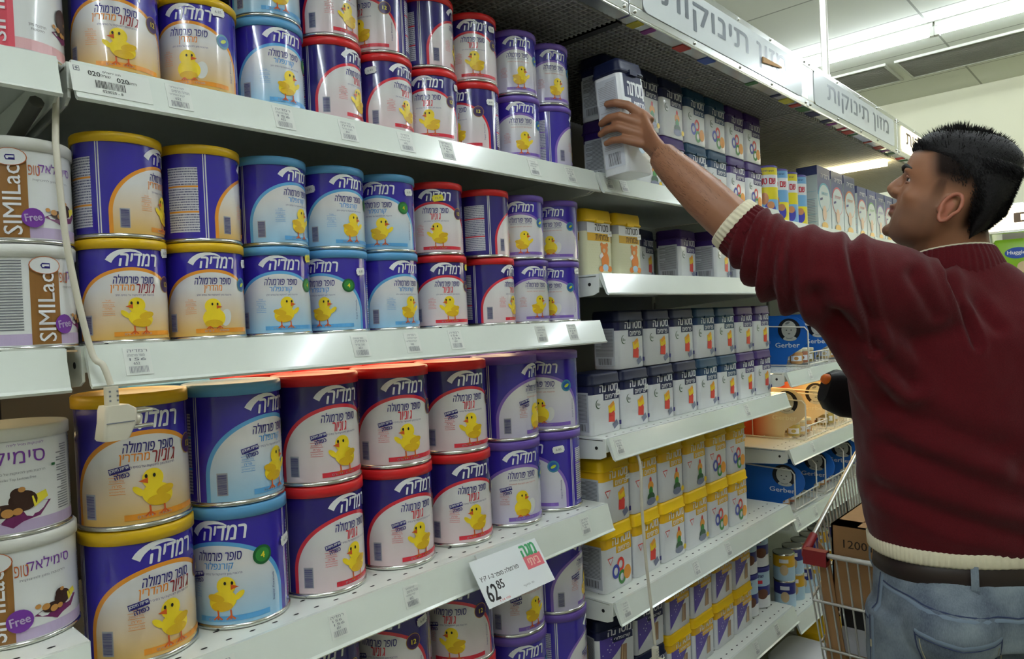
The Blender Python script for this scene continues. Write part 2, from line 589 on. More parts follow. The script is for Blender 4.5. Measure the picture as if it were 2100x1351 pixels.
S0, S1x, S2x, S3x, S4x, S5x = -0.74, 0.2555, 1.263, 2.258, 3.26, 4.26
Z1, Z2, Z3, Z4 = 0.314, -0.008, -0.4055, -0.79
def build_shelves():
    shelf(S0, S1x, Z1, 'top white shelf under the pink and white tin', tags=[], seed=1)
    shelf(S0, S1x - .006, -0.01, 'white shelf carrying two stacked white and brown tins', seed=2)
    shelf(S0, S1x, -0.338, 'low white shelf under the purple lettered white tins', seed=3, yfront=-0.01)
    shelf(S1x, S2x, Z1, 'top white shelf of the blue formula tins, with the 020 label', tags=[(0.302, 'big'), (.378, 's'), (.52, 's'), (.625, 's'), (.735, 's'), (.825, 's'), (1.05, 's'), (1.165, 's')], seed=4)
    shelf(S1x, S2x, Z2, 'middle white shelf of the blue formula tins', tags=[(.315, 's'), (.63, 's'), (.73, 's'), (.825, 's'), (1.05, 's'), (1.15, 's')], seed=5)
    shelf(S1x, S2x, Z3, 'white shelf of large blue formula tins, with the hanging price card', tags=[(.4, 's'), (.57, 's'), (.705, 's'), (1.165, 's')], seed=6, strip=0.05)
    shelf(S1x, S2x, Z4, 'lowest white shelf under large red and purple lidded tins', seed=7, strip=0.05)
    shelf(S2x, S3x, Z1, 'top white shelf the man reaches over', tags=[(1.30, 's'), (1.36, 's')], seed=8)
    shelf(S2x, S3x, 0.094, 'white shelf under the two yellow lidded tubs', seed=9)
    shelf(S2x, S3x, -0.267, 'white shelf of navy and purple lidded tubs', tags=[(1.3, 's'), (1.95, 's')], seed=10)
    shelf(S2x, S3x, -0.628, 'white shelf of yellow lidded white tubs', tags=[(1.3, 's'), (1.62, 's'), (1.8, 's')], seed=11)
    shelf(S2x, S3x, -0.955, 'lowest white shelf of yellow and purple tubs', tags=[(1.95, 's'), (2.1, 's')], seed=12)
    shelf(S3x, S4x, 0.287, 'top white shelf of upright formula cartons, beyond the arm', tags=[(2.6, 's'), (2.9, 's')], seed=13)
    shelf(S3x, S4x, -0.205, 'white shelf of the upper blue baby food dividers', tags=[(2.45, 's')], seed=14)
    shelf(S3x, S4x, -0.455, 'white shelf of the cream baby food dividers', tags=[(2.45, 's')], seed=15)
    shelf(S3x, S4x, -0.672, 'white shelf of the lower blue baby food dividers', tags=[(2.45, 's'), (2.3, 's')], seed=16)
    shelf(S3x, S4x, -1.0, 'lowest white shelf behind the shopping cart', seed=17)
    shelf(S4x, S5x, 0.287, 'far top white shelf beside the face of the man', seed=18)
    shelf(S4x, S5x, -0.205, 'far lower white shelf hidden by the man', seed=19)
    # back panels and uprights
    for i, (a, b_) in enumerate(((S0, S1x), (S1x, S2x), (S2x, S3x), (S3x, S4x), (S4x, S5x))):
        t = MB(); t.box(a + .02, b_ - .02, 0.468, 0.488, 0.02, H + 0.78, BACKP)
        o = t.build('back_panel')
        tag(o, ('grey back panel behind the white and brown tins', 'grey back panel behind the blue formula tins', 'grey back panel behind the tubs', 'grey back panel behind the baby food', 'grey back panel at the far end of the aisle')[i], 'panel')
    for i, x in enumerate((S0, S1x, S2x, S3x, S4x, S5x)):
        t = thing('upright_post', ('dark slotted post at the near end of the shelving', 'dark slotted post between white tins and blue tins', 'dark slotted post between blue tins and tubs', 'dark slotted post between tubs and baby food', 'dark slotted post beyond the baby food', 'dark slotted post at the far end of the shelving')[i], 'post', (x, 0.49, 0))
        b = MB(); b.box(-.018, .018, -.022, .05, 0.0, H + 0.78, DARKMETAL)
        b.build('column', t)
        b = MB()
        z = 0.2
        while z < H + 0.7:
            b.box(-.004, .004, -.0235, -.022, z, z + .022, HOLE); z += .05
        b.build('slot_row', t)
        b = MB(); b.box(-.018, .018, -.5, .05, 0.0, 0.1, DARKMETAL); b.build('foot', t)
    # diagonal support arm in the dark gap under the top shelf
    for z in (Z1 - .05,):
        b = MB(); b.tube([(S1x - .02, .03, H + z + 0.006), (S1x - .03, .12, H + z - .03), (S1x - .03, .42, H + z - .16)], 0.008, mat('grey_support_arm', (96, 96, 90), .5), 8)
        tag(b.build('shelf_support_arm'), 'grey support arm in the dark gap under the top shelf', 'support arm')
build_shelves()

def build_shelf_lamps():
    glow = mat('warm_shelf_tube_glow', (255, 222, 170), .4, emit=3.5)
    for lab, xa, xb, z in (('warm strip lamp under the middle shelf of blue formula tins', S1x + .06, S2x - .06, Z2), ('warm strip lamp under the shelf of white and brown tins', S0 + .1, S1x - .06, -.01)):
        t = thing('shelf_lamp', lab, 'lamp', ((xa + xb) / 2, .20, H + z - .004))
        w = (xb - xa) / 2
        b = MB(); b.box(-w, w, -.014, .014, -.010, 0, ENAMEL); b.build('batten', t)
        b = MB(); b.tube([(-w + .02, 0, -.019), (w - .02, 0, -.019)], .007, glow, 10); b.build('tube', t)
        for s in (-1, 1):
            b = MB(); b.box(s * (w - .012) - .008, s * (w - .012) + .008, -.010, .010, -.028, -.010, ENAMEL); b.build('lamp_holder', t)
build_shelf_lamps()

def build_canopies():
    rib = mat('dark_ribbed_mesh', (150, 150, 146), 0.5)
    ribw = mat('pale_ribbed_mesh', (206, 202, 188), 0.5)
    signw = mat('sign_panel_acrylic', (220, 226, 228), 0.16)
    signlit = mat('backlit_sign_acrylic', (250, 236, 196), 0.2, emit=0.9)
    letter = mat('grey_sign_lettering', (116, 124, 132), 0.3)
    letterd = mat('brown_sign_lettering', (96, 72, 48), 0.4)
    zb, zt, yf = 0.622, 0.764, -0.10
    secs = ((S0, S1x, 'aluminium sign canopy nearest the camera'), (S1x, S2x, 'aluminium sign canopy above the blue formula tins'),
            (S2x, S3x, 'aluminium sign canopy above the reaching hand, wooden stick on its lettering'),
            (S3x, S4x, 'aluminium sign canopy where the suspension pole stands'), (S4x, S5x, 'backlit yellowish sign canopy at the far end'))
    for i, (a, b_, lab) in enumerate(secs):
        cx = (a + b_) / 2; w = (b_ - a) / 2 - .002
        t = thing('sign_canopy', lab, 'sign', (cx, yf, H + zb))
        hgt = zt - zb
        b = MB()
        # frame: four bars around the acrylic panel, with a return at top and bottom
        b.box(-w, w, -.004, .012, 0, .020, ALU); b.box(-w, w, -.004, .012, hgt - .020, hgt, ALU)
        b.box(-w, -w + .05, -.004, .012, .020, hgt - .020, ALU); b.box(w - .05, w, -.004, .012, .020, hgt - .020, ALU)
        b.box(-w, w, .012, .40, hgt - .004, hgt, ALU)
        b.box(-w, w, -.004, .03, -.004, 0, ALU)
        bevel(b.build('sign_frame', t), .002)
        lit = i == 4
        p = MB(); r = 0.018; px, pz0, pz1 = w - .05, .018, hgt - .018
        ring = []
        for cx_, cz_, a0 in ((px - r, pz1 - r, 0), (-px + r, pz1 - r, 90), (-px + r, pz0 + r, 180), (px - r, pz0 + r, 270)):
            for q in range(5):
                an = math.radians(a0 + 22.5 * q)
                ring.append((cx_ + r * math.cos(an), cz_ + r * math.sin(an)))
        p.loft([[Vector((x, -.0045, z)) for x, z in ring], [Vector((x, -.0060, z)) for x, z in ring]], signlit if lit else signw, smooth=False)
        pan = p.build('sign_panel', t)
        l = MB()
        A = Art(l, flat((0, -.0062, 0), (1, 0, 0), (0, 0, 1)), 1, .0002)
        A.text(heb('מזון תינוקות'), -0.02 if i != 3 else 0.02, hgt / 2, .068, letterd if lit else letter, w=.70, bold=.025, lvl=1)
        l.build('sign_lettering', pan)
        s = MB()
        for sx in (-w + .018, -w * .45, 0.02, w * .45, w - .018):
            for sz in (.009, hgt - .009):
                s.sphere((sx, -.005, sz), (.0045, .003, .0045), STEEL, 10)
        s.build('screws', t)
        # ribbed underside
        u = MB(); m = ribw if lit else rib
        y = 0.03
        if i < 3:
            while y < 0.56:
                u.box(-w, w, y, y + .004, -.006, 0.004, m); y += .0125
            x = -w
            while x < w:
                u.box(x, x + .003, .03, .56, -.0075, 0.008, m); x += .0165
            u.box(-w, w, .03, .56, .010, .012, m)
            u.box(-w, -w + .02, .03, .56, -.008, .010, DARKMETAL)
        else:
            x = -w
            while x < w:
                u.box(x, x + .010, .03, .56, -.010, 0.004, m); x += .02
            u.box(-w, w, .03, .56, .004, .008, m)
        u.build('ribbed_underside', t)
        if lit:
            q = MB(); q.box(-w + .02, -w + .09, .06, .40, -.03, -.012, mat('canopy_lamp_glow', (255, 240, 190), .4, emit=6.0)); q.build('lamp_panel', t)
    # wooden stick taped across the lettering, pole
    st = MB()
    st.loft([[Vector((1.915, yf - .0075, H + zb + .052)), Vector((1.915, yf - .0105, H + zb + .052)), Vector((1.915, yf - .0105, H + zb + .068)), Vector((1.915, yf - .0075, H + zb + .068))],
             [Vector((2.045, yf - .0075, H + zb + .066)), Vector((2.045, yf - .0105, H + zb + .066)), Vector((2.045, yf - .0105, H + zb + .070)), Vector((2.045, yf - .0075, H + zb + .070))]], mat('tan_wooden_stick', (186, 140, 78), .6), smooth=False)
    tag(st.build('wooden_stick'), 'thin tapered tan wooden stick stuck across the grey sign lettering', 'stick')
    t = thing('suspension_pole', 'shiny metal pole rising from the sign canopy to the ceiling', 'pole', (2.56, -0.06, H + zt))
    b = MB(); b.tube([(0, 0, 0.0), (0, 0, 1.5 - zt)], .0125, SATIN, 16); b.build('pole_tube', t)
    b = MB(); b.lathe([(.03, 0), (.03, .006), (.016, .012), (.016, .03)], CHROME, 20); b.build('pole_base', t)
    b = MB(); b.lathe([(.016, -.03), (.016, -.012), (.035, -.006), (.035, 0)], CHROME, 20, c=(0, 0, 1.5 - zt)); b.build('ceiling_flange', t)
    # thin coloured patches of random width under the canopy lip
    cols = [(70, 120, 70), (190, 60, 50), (60, 90, 170), (210, 200, 60), (150, 60, 150), (40, 40, 90), (200, 60, 90)]
    r = random.Random(4)
    x = 1.3
    b = MB()
    while x < 4.2:
        wv = r.uniform(.015, .06)
        if r.random() < .6:
            c = r.choice(cols)
            b.box(x, x + wv, yf + .001, yf + .030, H + zb - .0055, H + zb - .0043, mat('edging_patch_%d' % cols.index(c), c, .6))
        x += wv + r.uniform(.01, .05)
    tag(b.build('coloured_edging'), 'small coloured patches along the lower lip of the canopy', 'paper', kind='stuff')
build_canopies()
# ------------------------------------------------------------------ round formula tins
RS, HS = 0.0495, 0.1265
ANG = 57.29578
def label_material(name, tint, band, top=(52, 38, 164)):
    g = NG(name)
    uvn = g.n('ShaderNodeUVMap'); uvn.uv_map = 'UVMap'
    sp = g.n('ShaderNodeSeparateXYZ'); g.l(uvn.outputs[0], sp.inputs[0])
    u, v = sp.outputs[0], sp.outputs[1]
    ang = g.math('MULTIPLY', g.math('SUBTRACT', u, 0.5), 360.0)
    aang = g.math('ABSOLUTE', ang)
    x = g.math('DIVIDE', aang, 76.0)
    y = g.math('DIVIDE', g.math('MAXIMUM', g.math('SUBTRACT', v, 0.22), 0.0), 0.52)
    r = g.math('SQRT', g.math('ADD', g.math('MULTIPLY', x, x), g.math('MULTIPLY', y, y)))
    grad = g.n('ShaderNodeMapRange'); grad.inputs[1].default_value = 0.55; grad.inputs[2].default_value = 0.02
    g.l(v, grad.inputs[0])
    inner = g.mix(grad.outputs[0], lin((224, 222, 222)), lin(tint))
    navy = lin(top)
    c = g.mix(g.lt(r, 1.07), navy, lin(band))
    c = g.mix(g.lt(r, 1.0), c, inner)
    # info panels on the back, thin double seam
    pan = g.math('MULTIPLY', g.rng(aang, 103.0, 150.0), g.rng(v, 0.07, 0.82))
    fr = g.math('FRACT', g.math('MULTIPLY', v, 34.0))
    nz = g.n('ShaderNodeTexNoise'); nz.inputs['Scale'].default_value = 1.0
    cb = g.n('ShaderNodeCombineXYZ'); g.l(g.math('MULTIPLY', ang, 0.9), cb.inputs[0]); g.l(g.math('FLOOR', g.math('MULTIPLY', v, 34.0)), cb.inputs[1])
    g.l(cb.outputs[0], nz.inputs['Vector'])
    ln = g.math('MULTIPLY', g.lt(fr, 0.45), g.gt(nz.outputs['Fac'], 0.45))
    pc = g.mix(ln, lin((206, 204, 214)), lin((96, 96, 128)))
    hd = g.lt(g.math('FRACT', g.math('MULTIPLY', v, 3.4)), 0.07)
    pc = g.mix(hd, pc, lin(band))
    c = g.mix(pan, c, pc)
    c = g.mix(g.rng(aang, 90.5, 92.3), c, lin((214, 212, 214)))
    c = g.mix(g.rng(aang, 94.0, 95.4), c, lin((214, 212, 214)))
    g.l(c, g.b.inputs['Base Color'])
    g.b.inputs['Roughness'].default_value = 0.22
    g.b.inputs['Coat Weight'].default_value = 0.8
    g.b.inputs['Coat Roughness'].default_value = 0.06
    return g.m

LIDC = {'gold': (228, 184, 20), 'blue': (96, 164, 214), 'red': (222, 36, 40), 'purple': (112, 84, 178)}
BANDC = {'gold': (232, 150, 44), 'blue': (92, 166, 222), 'red': (216, 46, 66), 'purple': (132, 100, 190)}
TINT = {'gold': (222, 178, 96), 'blue': (150, 198, 230), 'red': (222, 200, 204), 'purple': (196, 190, 216)}
LABM = {k: label_material('printed_tin_label_' + k, TINT[k], BANDC[k], (52, 38, 164) if k in ('gold', 'blue') else ((46, 34, 122) if k == 'red' else (58, 42, 162))) for k in LIDC}
LIDM = {k: mat('plastic_lid_' + k, LIDC[k], 0.35) for k in LIDC}
BANDM = {k: mat('band_ink_' + k, BANDC[k], 0.3) for k in LIDC}
SECONDC = {k: mat('title_ink_' + k, c, 0.3) for k, c in {'gold': (236, 140, 40), 'blue': (70, 150, 216), 'red': (220, 40, 60), 'purple': (200, 90, 70)}.items()}

def chick(A, cs, cz, k, egg, flip):
    """a plain little yellow chick, about k high"""
    f = -1 if flip else 1
    if egg:
        A.ellipse(cs + .36 * k, cz - .12 * k, .17 * k, .27 * k, mat('eggshell_print', (214, 214, 210), .35), 2, rot=-.2)
        A.ellipse(cs, cz - .13 * k, .33 * k, .30 * k, YELLOW, 3)
        A.ellipse(cs - .02 * k, cz - .3 * k, .26 * k, .12 * k, YELLOW2, 4)
        A.ellipse(cs - .03 * k, cz + .24 * k, .235 * k, .235 * k, YELLOW, 4)
        hx, hz = cs - .03 * k, cz + .24 * k
        ly = -.40
    else:
        A.ellipse(cs + .03 * k * -f, cz - .07 * k, .31 * k, .235 * k, YELLOW, 3, rot=-.28 * -f)
        A.ellipse(cs + .05 * k * -f, cz - .19 * k, .24 * k, .11 * k, YELLOW2, 4)
        A.ellipse(cs + .06 * k * f, cz + .27 * k, .205 * k, .205 * k, YELLOW, 4)
        A.ellipse(cs + .33 * k * f, cz + .04 * k, .14 * k, .065 * k, YELLOW, 4, rot=.75 * f)
        A.ellipse(cs - .17 * k * f, cz + .0 * k, .19 * k, .09 * k, YELLOW2, 5, rot=-.25 * f)
        hx, hz = cs + .06 * k * f, cz + .27 * k
        ly = -.42
    for q in (-1, 1):
        lx = cs + q * .14 * k
        if not egg:
            A.stroke([(lx, cz - .27 * k), (lx + .01 * k, cz + ly * k)], .035 * k, BEAK, 4)
        for t in (-.09, 0.0, .09):
            A.stroke([(lx, cz + (ly + .02) * k), (lx + t * k, cz + (ly - .06) * k)], .03 * k, BEAK, 5)
    A.poly([(hx + .10 * k * f, hz + .03 * k), (hx + .27 * k * f, hz - .03 * k), (hx + .10 * k * f, hz - .09 * k)][::f], BEAK, 6)
    for q in (-.02, .13):
        A.ellipse(hx + q * k * f, hz + .06 * k, .028 * k, .042 * k, INKBLK, 6, n=10)

def badge(A, cs, cz, r, txt, outer, innerc, ink):
    A.ellipse(cs, cz, r, r, outer, 3, n=24)
    A.ellipse(cs, cz, r * .74, r * .74, innerc, 4, n=20)
    if txt:
        A.text(txt, cs, cz, r * .62, ink, lvl=6, bold=.03)
    else:
        A.ellipse(cs, cz, r * .5, r * .24, ink, 6, rot=.5, n=14)

_tin = {}
def tin_meshes(col, style, big):
    key = (col, style, big)
    if key in _tin:
        return _tin[key]
    R, h = RS, HS
    b = MB()
    n = 64
    # printed wall with u = angle, v = height; the front is local +X
    z0, z1 = 0.005, h - 0.010
    rows = [z0, z1]
    vs, fs, uvs = [], [], {}
    for j, z in enumerate(rows):
        for k in range(n):
            a = 2 * PI * k / n - PI
            vs.append((R * math.cos(a), R * math.sin(a), z))
    for k in range(n):
        k2 = (k + 1) % n
        uvs[len(fs)] = [(k / n, 0), ((k + 1) / n, 0), ((k + 1) / n, 1), (k / n, 1)]
        fs.append((k, k2, n + k2, n + k))
    b.add(vs, fs, LABM[col], True, uvs)
    # tinplate hems
    b.lathe([(R - .004, 0.0005), (R - .001, 0.0), (R + .0012, .001), (R + .0014, .003), (R + .0002, .0052), (R - .002, .0054)], STEEL, n)
    b.lathe([(R - .002, h - .0105), (R + .0004, h - .0102), (R + .0010, h - .009), (R - .002, h - .004), (R - .004, h - .004)], STEEL, n)
    A = Art(b, cyl(R), .0065, .00022)
    lab = lambda v: z0 + (z1 - z0) * v
    # brand word with swoosh
    A.text(heb('רמדיה'), .009, lab(.858), .0150, INKW, w=.0430, lvl=2, shear=.16, bold=.03)
    sw = [(-.0250, .840), (-.0228, .872), (-.0198, .900), (-.0160, .924), (-.0115, .943), (-.0065, .954), (-.0012, .957), (.0040, .952), (.0085, .940), (.0120, .925)]
    A.stroke([(x, lab(v)) for x, v in sw], [.0078, .0074, .0067, .0060, .0052, .0044, .0036, .0028, .0019, .0008], INKW, 2)
    # titles
    A.text(heb('סופר פורמולה'), .0025, lab(.648), .0112, INKNAVY, w=.0455, lvl=2, shear=.14, bold=.012)
    if style == 'junior' and col == 'gold':
        A.text(heb("ג'וניור"), .0145, lab(.545), .0115, mat('maroon_script', (150, 32, 44), .3), w=.023, lvl=2, shear=.2, bold=.012)
        A.text(heb('מהדרין'), -.0115, lab(.545), .0102, SECONDC[col], w=.0255, lvl=2, shear=.1, bold=.012)
    elif col == 'gold':
        A.text(heb('מהדרין'), .001, lab(.545), .0105, SECONDC[col], w=.022, lvl=2, shear=.1, bold=.012)
    elif col == 'blue':
        A.text(heb('קורנפלור'), .001, lab(.545), .0105, SECONDC[col], w=.031, lvl=2, shear=.1, bold=.012)
    elif col == 'red':
        A.text(heb("ג'וניור"), .001, lab(.545), .0108, SECONDC[col], w=.0185, lvl=2, shear=.1, bold=.016)
    else:
        A.text(heb('תרכובת מזון למניעת תופעות'), .003, lab(.525), .0030, SECONDC[col], w=.044, lvl=2, bold=.0)
    A.text(heb('תרכובת מזון לתינוקות על בסיס חלב'), .003, lab(.575 if col == 'purple' else .475), .0030, INKNAVY, w=.044, lvl=2, bold=.0)
    # picture
    chick(A, .006 if style != 'egg' else .001, lab(.255), .046 if style != 'egg' else .042, style == 'egg', style == 'junior')
    # weight bar
    A.rect(-.022, lab(.035), .052, lab(.085), BANDM[col], 2)
    A.text(heb('תכולה 450 גרם') if not big else heb('תכולה 900 גרם'), .004, lab(.060), .0028, INKPALE, w=.030, lvl=3, bold=.01)
    # small print, bar code
    for i in range(4):
        A.rect(-.034, lab(.40) - .0052 * i, -.020, lab(.40) - .0052 * i + .0004, SECONDC[col], 2)
        A.text(heb(('מכיל', 'ברזל ויטמינים', 'פרה', 'נוקליאוטידים')[i]), -.027, lab(.40) - .0052 * i + .0026, .0022, SECONDC[col], w=(.006, .012, .008, .013)[i], lvl=2, bold=0)
    A.rect(-.0585, lab(.06), -.0475, lab(.27), INKPALE, 1)
    A.barcode(-.0575, lab(.07), -.0485, lab(.26), INKNAVY, 3, horizontal=True, n=20)
    A.text('Super Formula', .058, lab(.27), .0030, INKNAVY, w=.030, lvl=2, rot=PI / 2, bold=0)
    # badge
    if style == 'junior':
        A.ellipse(.047, lab(.60), .0104, .0104, mat('badge_ring_gold', (196, 150, 60), .3), 2, n=24)
        badge(A, .047, lab(.60), .0096, '12', mat('badge_purple', (72, 40, 96), .3), mat('badge_deep_purple', (56, 26, 78), .3), mat('badge_yellow', (244, 224, 60), .3))
    elif col == 'blue':
        badge(A, .046, lab(.60), .0102, '4', mat('badge_green', (30, 100, 54), .3), mat('badge_mid_green', (54, 140, 62), .3), mat('badge_yellow', (244, 224, 60), .3))
    else:
        badge(A, .046, lab(.60), .0095, '', mat('badge_teal', (70, 140, 160), .3), mat('badge_blue', (40, 96, 176), .3), mat('badge_lime', (190, 210, 60), .3))
    if big:
        A.rect(-.0335, lab(.44), -.0155, lab(.49), INKNAVY, 3, a=.22)
        A.text(heb('אריזת חיסכון'), -.0245, lab(.466), .0036, INKW, w=.0165, lvl=5, rot=.22, bold=.03)
        A.text(heb('כפולה'), -.0225, lab(.418), .0052, INKNAVY, w=.0125, lvl=4, rot=.22, bold=.04)
    body = b.mesh('tin_body')
    l = MB()
    RL = R + .0018
    l.lathe([(R - .002, h - .0125), (RL, h - .0125), (RL, h - .0022), (RL - .0012, h - .0006), (RL - .004, h), (RL - .007, h - .0012), (RL - .010, h - .0012)], LIDM[col], n)
    _tin[key] = (body, l.mesh('lid'))
    return _tin[key]

STK = mat('white_price_sticker', (232, 232, 230), .5)
STKY = mat('yellow_price_sticker', (240, 222, 60), .5)
def sticker_mesh(m, key):
    b = MB(); A = Art(b, cyl(RS), .004, .0002)
    A.rect(-.008, -.0055, .008, .0055, m, 9, a=.12)
    A.rect(-.0095, -.0035, .0095, .0035, m, 9, a=.12)
    A.text('6.85' if key == 'w' else '12.9', 0, 0, .0035, INKGREY, w=.009, lvl=11, rot=.12, bold=0)
    return b.mesh('price_sticker')
_stk = {}
ORD = ['first', 'second', 'third', 'fourth', 'fifth', 'sixth', 'seventh', 'eighth', 'ninth', 'tenth']
COLW = {'gold': 'gold', 'blue': 'light blue', 'red': 'red', 'purple': 'purple'}

def tin(col, style, big, x, y, zrel, turn, label, group, sticker=None):
    t = thing('formula_tin', label, 'tin', (x, y, H + zrel), group=group)
    ph = math.atan2(-0.9 - y, -x) + math.radians(turn)
    t.rotation_euler = (0, 0, ph)
    if big:
        t.scale = (1.325,) * 3
    me, li = tin_meshes(col, style, big)
    link('tin_body', me, t); link('lid', li, t)
    if sticker:
        key, dang, v = sticker
        if key not in _stk:
            _stk[key] = sticker_mesh(STK if key == 'w' else STKY, key)
        o = link('price_sticker', _stk[key], t, (0, 0, HS * v))
        o.rotation_euler = (0, 0, math.radians(dang - turn))
        o['label'] = ('white' if key == 'w' else 'yellow') + ' price sticker'
    return t

def turnw(turn):
    if turn > 60: return 'turned to show its side panel'
    return None

def tin_row(items, big, y, z, where, grp):
    n = len(items)
    xs = [it[2] for it in items]
    dmin = 2 * (RS + .0018) * (1.325 if big else 1.0) + .0006
    for _ in range(200):                       # tins stand shoulder to shoulder without touching
        for i in range(n - 1):
            gap = xs[i + 1] - xs[i]
            if gap < dmin:
                e = (dmin - gap) / 2
                xs[i] -= e; xs[i + 1] += e
    for i, it in enumerate(items):
        col, style, x, turn = it[:4]
        x = xs[i]
        st = it[4] if len(it) > 4 else None
        extra = {'w': ', white sticker', 'y': ', yellow sticker'}[st[0]] if st else ''
        size = 'large ' if big else ''
        lab = f"{size}{COLW[col]} banded tin, {ORD[i]} from left, {where}" + extra
        tin(col, style, big, x, y, z, turn, lab, grp, st)

def build_tins():
    YS, YB = 0.060, 0.099
    tin_row([('gold', 'junior', .333, 0), ('gold', 'egg', .434, -14, ('w', 32, .86)), ('blue', 'plain', .538, 26), ('red', 'junior', .643, 55), ('red', 'junior', .745, 47, ('w', -20, .78)),
             ('red', 'junior', .850, -6, ('w', 70, .8)), ('red', 'junior', .958, -42, ('w', 42, .72)), ('purple', 'plain', 1.078, 12), ('purple', 'plain', 1.181, 97)], False, YS, Z1 + .0005, 'lower layer, top shelf', 'tins on the top shelf')
    tin_row([('blue', 'plain', .538, 20), ('red', 'junior', .643, 38), ('red', 'junior', .743, -42), ('red', 'junior', .846, 82), ('red', 'junior', .958, 5, ('w', 55, .8)), ('purple', 'plain', 1.074, 14), ('purple', 'plain', 1.177, 24)],
            False, YS, Z1 + HS + .001, 'upper layer, top shelf', 'tins on the top shelf')
    tin_row([('gold', 'junior', .330, 12, ('w', 68, .88)), ('gold', 'egg', .431, 10, ('w', 75, .8)), ('blue', 'plain', .532, 8, ('y', 68, .88)), ('blue', 'plain', .633, -30, ('w', 50, .74)), ('blue', 'plain', .738, 36),
             ('red', 'junior', .853, 16, ('y', 78, .84)), ('red', 'junior', .981, 62), ('purple', 'plain', 1.084, 28), ('purple', 'egg', 1.186, -16, ('w', 62, .84))], False, YS, Z2 + .0005, 'lower layer, middle shelf', 'tins on the middle shelf')
    tin_row([('gold', 'junior', .330, 68), ('gold', 'egg', .431, 100), ('blue', 'plain', .532, 45), ('blue', 'plain', .633, 30, ('w', -38, .72)), ('blue', 'plain', .738, -16, ('w', 52, .78)), ('red', 'junior', .850, 0, ('y', 8, .77)),
             ('red', 'junior', .972, 107), ('purple', 'plain', 1.076, 2), ('purple', 'egg', 1.190, -12)], False, YS, Z2 + HS + .001, 'upper layer, middle shelf', 'tins on the middle shelf')
    HB = HS * 1.325
    tin_row([('gold', 'junior', .346, 26), ('blue', 'plain', .478, -27, ('w', 66, .62)), ('red', 'junior', .612, 42), ('red', 'junior', .762, 33), ('red', 'junior', .908, 27), ('purple', 'egg', 1.054, 24), ('purple', 'egg', 1.188, -48, ('w', 16, .78))], True, YB, Z3 + .0005, 'lower layer, third shelf', 'large tins on the third shelf')
    tin_row([('gold', 'junior', .344, 14), ('blue', 'plain', .477, 46), ('red', 'junior', .614, 30), ('red', 'junior', .762, 20), ('red', 'junior', .906, 27), ('purple', 'egg', 1.054, 64), ('purple', 'egg', 1.190, -16)], True, YB, Z3 + HB + .001, 'upper layer, third shelf', 'large tins on the third shelf')
    # second row deep on the third shelf
    for lay in (0, 1):
        tin_row([('blue', 'plain', .44, 30), ('red', 'junior', .585, 30), ('red', 'junior', .73, 10), ('red', 'junior', .88, 20), ('purple', 'egg', 1.03, 10), ('purple', 'egg', 1.175, 30)], True, YB + .15, Z3 + .0005 + lay * (HB + .0005), ('lower', 'upper')[lay] + ' back row, third shelf', 'large tins at the back of the third shelf')
    for lay in (0, 1):
        its = [[('red', 'junior', .45, 20), ('red', 'junior', .597, 30), ('red', 'junior', .745, 10), ('red', 'junior', .899, 10), ('purple', 'egg', 1.050, 22), ('purple', 'egg', 1.185, 92)],
               [('red', 'junior', .45, 20), ('red', 'junior', .597, 0), ('red', 'junior', .745, -24, ('w', 48, .74)), ('red', 'junior', .899, -16, ('w', 60, .66)), ('purple', 'plain', 1.050, 36), ('purple', 'plain', 1.181, 74)]][lay]
        tin_row(its, True, YB, Z4 + .0005 + lay * (HB + .0005), ('lower', 'upper')[lay] + ' layer, lowest shelf', 'large tins on the lowest shelf')
build_tins()

# ------------------------------------------------------------------ white and brown tins at the left
def hazelnuts(A, cs, cz, k, yellowbit=True):
    A.put([(cs + k * x, cz + k * z) for x, z in ((-.62, -.20), (-.2, -.36), (-.06, -.44), (.1, -.34), (.4, -.28), (.62, -.02), (.3, .02), (0, -.04), (-.4, -.1))], [(7, 8, 0), (7, 0, 1), (7, 1, 2), (7, 2, 3), (7, 3, 4), (7, 4, 5), (7, 5, 6)], mat('plum_cloth_print', (112, 30, 92), .4), 3)
    dk = mat('chocolate_print', (58, 30, 24), .35); nut = mat('hazelnut_print', (196, 140, 74), .35)
    A.ellipse(cs + .12 * k, cz + .06 * k, .24 * k, .2 * k, dk, 4)
    A.ellipse(cs - .16 * k, cz - .10 * k, .26 * k, .13 * k, dk, 4)
    A.ellipse(cs + .04 * k, cz + .2 * k, .13 * k, .12 * k, dk, 5)
    for x, z, r in ((-.34, -.04, .10), (-.14, -.14, .10), (-.52, .02, .07), (.1, .28, .06), (.02, -.13, .08)):
        A.ellipse(cs + x * k, cz + z * k, r * k, r * .85 * k, nut, 6)
    if yellowbit:
        A.put([(cs + k * x, cz + k * z) for x, z in ((.3, -.1), (.56, .06), (.52, .2), (.26, .12))], [(0, 1, 2, 3)], mat('banana_print', (236, 220, 60), .4), 5)

